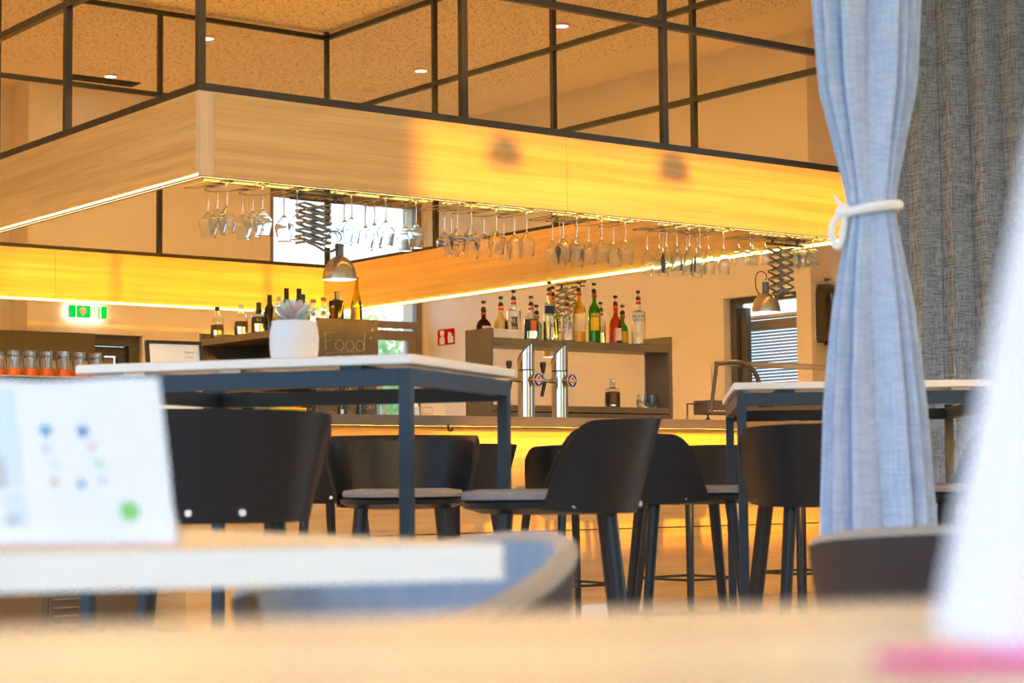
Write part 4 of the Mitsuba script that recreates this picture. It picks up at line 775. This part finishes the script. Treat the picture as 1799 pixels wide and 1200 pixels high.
t = thing('tieback_rope', 'white rope knotted around the gathered curtain, loop hanging at its left', 'tieback')
r2 = RGT[:2] / np.linalg.norm(RGT[:2]); f2 = np.array([-r2[1], r2[0]])
def cw(s, d, z): p = np.array(CC) + r2 * s + f2 * d; return (p[0], p[1], z)
ROPE = pri('rope', (.86, .84, .80), .7)
part(t, 'ring', path([cw(.003 + .056 * math.cos(q), .050 * math.sin(q), 1.343 + .008 * math.cos(q)) for q in np.linspace(0, 2 * math.pi, 30)], .0105, 10), ROPE, True)
part(t, 'knot', mv(ico(.017, 2), *cw(-.058, -.016, 1.337)), ROPE, True)
part(t, 'loop', path(spline([cw(-.060, -.018, 1.335), cw(-.078, -.020, 1.318), cw(-.083, -.020, 1.28), cw(-.074, -.020, 1.262), cw(-.064, -.020, 1.28), cw(-.062, -.018, 1.328)], 26), .0072, 8), ROPE, True)
part(t, 'tail', path(spline([cw(-.058, -.016, 1.34), cw(-.070, -.02, 1.358), cw(-.080, -.022, 1.372)], 10), np.linspace(.006, .002, 10), 8), ROPE, True)
# far curtain: a hanging wall of folds
def wave_curtain(p, q, z0, z1, amp=.05, lam=.150, seed=5):
    p, q = np.array(p, float), np.array(q, float); L = np.linalg.norm(q - p); d = (q - p) / L; nrm = np.array([-d[1], d[0]]); n = int(L / .006); s = np.linspace(0, L, n)
    g = np.random.default_rng(seed); w1 = np.cumsum(g.normal(size=n)) * .02; rings = []
    for z in np.linspace(z0, z1, 12):
        ph = 2 * math.pi * s / lam + w1 + .12 * np.sin(z * 1.7 + s * 3)
        off = amp * np.tanh(1.8 * np.sin(ph)) * .8 + .006 * np.sin(ph * 2.3); along = s + .018 * np.sin(2 * ph)
        rings.append(np.column_stack([p + d * along[:, None] + nrm * off[:, None], np.full(n, z)]))
    back = [r + np.r_[nrm * .003, 0] for r in rings]
    m1 = loft(rings, False, False, closed=False); m2 = loft(back[::-1], False, False, closed=False); return cat([m1, m2])
single('grey_curtain', wave_curtain((8.53, 7.46), (9.10, 6.12), .02, 4.5, .06, .185), LINEN, 'grey woven curtain hanging in upright folds at the far right', 'curtain', True)
struct('trim_2', box(6.2, 8.8, 0, .04, 4.5, 4.54, .002).apply_transform(trimesh.transformations.rotation_matrix(0, (0, 0, 1))), GREYD) if False else None
# ------------------------------------------------------------------ foreground
def tub(label, rim, low_scale, zlow, outm, inm, ribs=0, c=None):
    """tub armchair: rim is an open 3-D curve; the shell drops from it to a smaller seat outline"""
    t = thing('tub_chair', label, 'armchair'); R = spline(rim, 90); cx = np.array(c); nv = 12; O, I = [], []
    for j in range(nv):
        v = j / (nv - 1); ro, ri = [], []
        for i, p in enumerate(R):
            d = p[:2] - cx; l = np.linalg.norm(d); k = 1 - (1 - low_scale) * v ** 1.2; z = p[2] + (zlow - p[2]) * v
            rb = .016 * abs(math.sin(i * ribs * math.pi / 90)) * min(1, 4 * v) if ribs else 0
            ro.append((*(cx + d * k), z)); ri.append((*(cx + d * (k - (.030 + (.018 * min(1, v * 3)) - rb) / l)), z))
        O.append(ro); I.append(ri)
    def sheet(G, flip):
        G = np.array(G); n = G.shape[1]; f = []
        for j in range(len(G) - 1):
            for i in range(n - 1):
                a = j * n + i; q = [[a, a + 1, a + n + 1], [a, a + n + 1, a + n]]; f += [w_[::-1] for w_ in q] if flip else q
        return trimesh.Trimesh(G.reshape(-1, 3), f, process=False)
    part(t, 'outer_shell', sheet(O, False), outm, True); part(t, 'inner_upholstery', sheet(I, True), inm, True)
    mid = (np.array(O[0]) + np.array(I[0])) / 2; part(t, 'rim', path(mid, .0135, 12), TUBRIM, True)
    for e in (0, -1): part(t, 'arm_end', path([(np.array(O[j][e]) + np.array(I[j][e])) / 2 for j in range(nv)], .018, 10), outm, True)
    so = np.array([(*(cx + (p[:2] - cx) * (low_scale - .02)), zlow) for p in R]); part(t, 'seat_cushion', loft([so - (0, 0, .06), so + (0, 0, .01), (so - (*cx, 0)) * (.96, .96, 1) + (*cx, .03)]), inm, 40)
    for q in (4, 30, 60, 86):
        a = so[q]; part(t, 'leg', tube((*(cx + (a[:2] - cx) * .8), zlow - .05), (*a[:2], 0), .016, .011), LEGM, 40)
    return t
tub('blue grey tub armchair with ribbed inside, just behind the foreground table', [(1.24, 2.22, .64), (1.32, 2.284, .653), (1.406, 2.292, .669), (1.459, 2.2, .687), (1.474, 2.061, .702), (1.448, 1.903, .713), (1.406, 1.759, .717), (1.336, 1.636, .712), (1.248, 1.553, .695), (1.174, 1.511, .676), (1.111, 1.497, .658), (1.03, 1.56, .636)], .80, .43, BROWNF, BLUEG, 17, (1.24, 1.87))
rc = np.array([2.24, 1.76]); fd = np.array([.66, .75])
rv = []
for q in np.linspace(-125, 125, 13):
    a = math.radians(q); p = rc + fd * .24 + .27 * (-fd * math.cos(a) + np.array([fd[1], -fd[0]]) * math.sin(a)); rv.append((*p, .708 - .05 * (abs(q) / 125) ** 2))
tub('dark brown tub armchair with tan rim seen from behind, below the tied curtain', rv, .86, .43, BROWNF, BROWNF, 0, rc + fd * .24)
# low tables
def low_table(label, pts, z1, th, legs):
    import shapely.geometry as sg_
    t = thing('low_table', label, 'table'); P = sg_.Polygon(pts).buffer(-.006).buffer(.006)
    part(t, 'table_top', trimesh.creation.extrude_polygon(P, th - .0015, engine='earcut').apply_translation((0, 0, z1 - th)), EDGE, label='pale edged table top')
    part(t, 'top_surface', trimesh.creation.extrude_polygon(P.buffer(-.002), .0015, engine='earcut').apply_translation((0, 0, z1 - .0015)), OAKTOP)
    for x, y in legs: part(t, 'leg', tube((x, y, z1 - th), (x, y, 0), .018, .014), LEGM, 40)
    return t
a0 = np.array([.935, 1.235]); ua = np.array([-.945, .327]); ub = np.array([.06, 1.0]); ub = np.array([.327, .945]) * .0 + np.array([.10, .995])
low_table('low table with pale edge at the left, white menu card standing on it', [a0, a0 + ua * 1.0, a0 + ua * 1.0 + ub * .62, a0 + ub * .62], .74, .030, [a0 + ua * .94 + ub * .06, a0 + ua * .94 + ub * .56, a0 + ua * .06 + ub * .56] if False else [a0 + ua * .9 + ub * .1, a0 + ua * .9 + ub * .52])
e0, eu = np.array([.44, .585]), np.array([.93, -.367]); en = np.array([-.367, -.93])
low_table('foreground table with oak top filling the bottom edge', [e0 - eu * .75, e0 + eu * .75, e0 + eu * .75 + en * .9, e0 - eu * .75 + en * .9], .74, .025, [e0 + eu * s + en * q for s in (-.65, .65) for q in (.1, .8)])
# left menu card
t = thing('menu_card', 'white folded menu card with colour pictures standing on the left low table', 'menu card')
b0, b1 = np.array([.555, 1.535, .7405]), np.array([.727, 1.404, .7405]); up_ = np.array([-.014, .004, .1345]); ex = (b1 - b0) / np.linalg.norm(b1 - b0); LW = np.linalg.norm(b1 - b0)
nn = np.cross(ex, up_); nn /= np.linalg.norm(nn); nn = nn if nn @ np.array([-.6, -.8, 0]) > 0 else -nn
def cp(s, v, o=0.0): return b0 + ex * s + up_ * v + nn * (o + .004 * math.sin(math.pi * v) * math.sin(s * 20))
def card(x0, x1, v0, v1, o, n=14, wav=True, corner=0):
    F_, B_ = [], []
    for v in np.linspace(v0, v1, 10):
        for s in np.linspace(x0, x1, n):
            vv = v + (.012 * math.sin((s - .02) * 45) * (v - v0) / (v1 - v0) if wav else 0)
            F_.append(cp(s, vv, o)); B_.append(cp(s, vv, o - .0006))
    f = []; N = 10 * n
    for j in range(9):
        for i in range(n - 1):
            a = j * n + i; f += [[a, a + 1, a + n + 1], [a, a + n + 1, a + n], [N + a, N + a + n + 1, N + a + 1], [N + a, N + a + n, N + a + n + 1]]
    return trimesh.Trimesh(np.array(F_ + B_), f, process=False)
part(t, 'front_sheet', card(0, LW, 0, 1.0, 0), PAPER, True)
rear = card(0, LW, 0, 1.0, 0); rear.vertices = np.array([b0 + ex * ((v - b0) @ ex) + up_ * ((v - b0) @ up_ / (up_ @ up_)) - nn * (.04 * (1 - (v - b0) @ up_ / (up_ @ up_))) - nn * .002 for v in rear.vertices]); part(t, 'rear_sheet', rear, PAPER, True)
SX = LW / .2165
def spot(s, v, r, m_, rv=None, nm='picture'):
    k = np.linspace(0, 2 * math.pi, 24, endpoint=False); rv = rv or r
    part(t, nm, loft([np.array([cp(s + r * math.cos(q), v + rv / .135 * math.sin(q), o) for q in k]) for o in (.0004, .0009)]), m_)
def rect(s0, s1, v0, v1, m_, nm='picture'): part(t, nm, card(s0, s1, v0, v1, .0007, 4, False), m_)
s_ = lambda px: LW - (315 - px) * .000452 * 1.02; v_ = lambda py: (968 - py) / 300.0
for px, py, r, m_ in ((108, 760, .0042, TEALI), (172, 762, .0042, BLUEI), (105, 793, .0028, GREYI), (185, 790, .0025, PALEP), (118, 822, .0028, PALEB), (194, 820, .0025, GREENI), (115, 853, .0026, TAN), (160, 857, .0030, TEALI), (196, 853, .0035, PALEB), (197, 850, .0022, INK)): spot(s_(px), v_(py), r, m_)
spot(s_(239), v_(907), .0078, GREENI, nm='green_stamp'); rect(.012, s_(58), v_(860), v_(665) - .06, PALEB, 'pale_photo'); rect(.012, s_(32), v_(862), v_(805), GREYI); rect(s_(22), s_(60), v_(932), v_(872), PALEB); spot(s_(36), v_(920), .006, GREYI, .004)
for i in range(4): rect(s_(112), s_(222), v_(892 + 16 * i) - .01, v_(892 + 16 * i) + .005, WHITE, 'text_block')
rect(.0, LW, .001, .012, PALEP, 'pink_edge')
# right tent card
t = thing('tent_card', 'large white tent card at the right edge, standing on the foreground table', 'menu card')
q0 = np.array([.4185, .3530, .7405]) + np.array([.0160, -.0122, 0]); cxr = RGT * np.array([1, 1, 0]); cxr /= np.linalg.norm(cxr); vw = np.array([-cxr[1], cxr[0], 0]); vw = vw if vw @ FWD > 0 else -vw
apex = cxr * .072 + vw * .004 + np.array([0, 0, .31])
def sheet4(a, b, c, d, n, th=.0007): 
    v = np.array([a, b, c, d]); return trimesh.Trimesh(np.vstack([v, v + n * th]), [[0, 1, 2], [0, 2, 3], [4, 6, 5], [4, 7, 6], [0, 4, 5], [0, 5, 1], [1, 5, 6], [1, 6, 2], [2, 6, 7], [2, 7, 3], [3, 7, 4], [3, 4, 0]], process=False)
dl = vw * .09 - cxr * .004
q1 = q0 + cxr * .144
part(t, 'left_sheet', sheet4(q0, q0 + dl, q0 + dl + apex, q0 + apex, cxr), PAPER); part(t, 'right_sheet', sheet4(q1, q1 + dl, q0 + dl + apex, q0 + apex, -cxr), PAPER)
n3 = -vw * .0007; tri = np.array([q0, q1, q0 + apex]); part(t, 'end_sheet', trimesh.Trimesh(np.vstack([tri, tri + n3]), [[0, 2, 1], [3, 4, 5], [0, 1, 4], [0, 4, 3], [1, 2, 5], [1, 5, 4], [2, 0, 3], [2, 3, 5]], process=False), PAPER)
pf = np.array([0.4171, 0.3291, .7405]); k = np.linspace(0, 2 * math.pi, 30, endpoint=False)
single('pink_flyer', loft([np.array([pf + cxr * (.036 * np.sign(math.cos(q)) * abs(math.cos(q)) ** .5) + vw * (.020 * np.sign(math.sin(q)) * abs(math.sin(q)) ** .5) + np.array([0, 0, z]) for q in k]) for z in (.0002, .0012)]), PINK, 'pink leaflet lying on the foreground table before the tent card', 'leaflet')
# dark fridge unit with vent grille set before the left side of the bar
t = thing('fridge_unit', 'dark under counter unit with vent grille at the left end of the bar', 'fridge')
part(t, 'body', box(3.72, 4.285, 8.55, 9.15, .06, .62, .006), GREYD); part(t, 'base', box(3.75, 4.27, 8.58, 9.12, 0, .06, .002), BLACKP)
part(t, 'grille_frame', box(3.76, 3.93, 8.535, 8.549, .10, .50, .002), GREYD)
for i in range(9): part(t, 'louvre', rot(box(3.775, 3.915, 8.52, 8.534, .13 + .04 * i, .135 + .04 * i, 0), 20, (1, 0, 0), (3.8, 8.53, .13 + .04 * i)), WINF)
# pendant lamps over the seating nearer the windows
for i, (x, y, z) in enumerate(((4.81, 1.6, 3.07), (5.95, 1.6, 3.09))):
    t = thing('pendant_lamp', f'dark dome pendant lamp over the seating, {ORD[i]} from the left', 'lamp', None, T().translate([x, y, z]))
    part(t, 'shade', lathe([(.12, -.06), (.115, 0), (.09, .05), (.03, .075), (.028, .072), (.086, .048), (.111, 0), (.117, -.06)], 28, cap=False), BLACK, 40); part(t, 'cable', tube((0, 0, .07), (0, 0, H - z), .004, n=6), BLACKP); part(t, 'bulb', mv(ico(.04, 2), 0, 0, -.05), LEDM, True, emitter=emit(PEND))
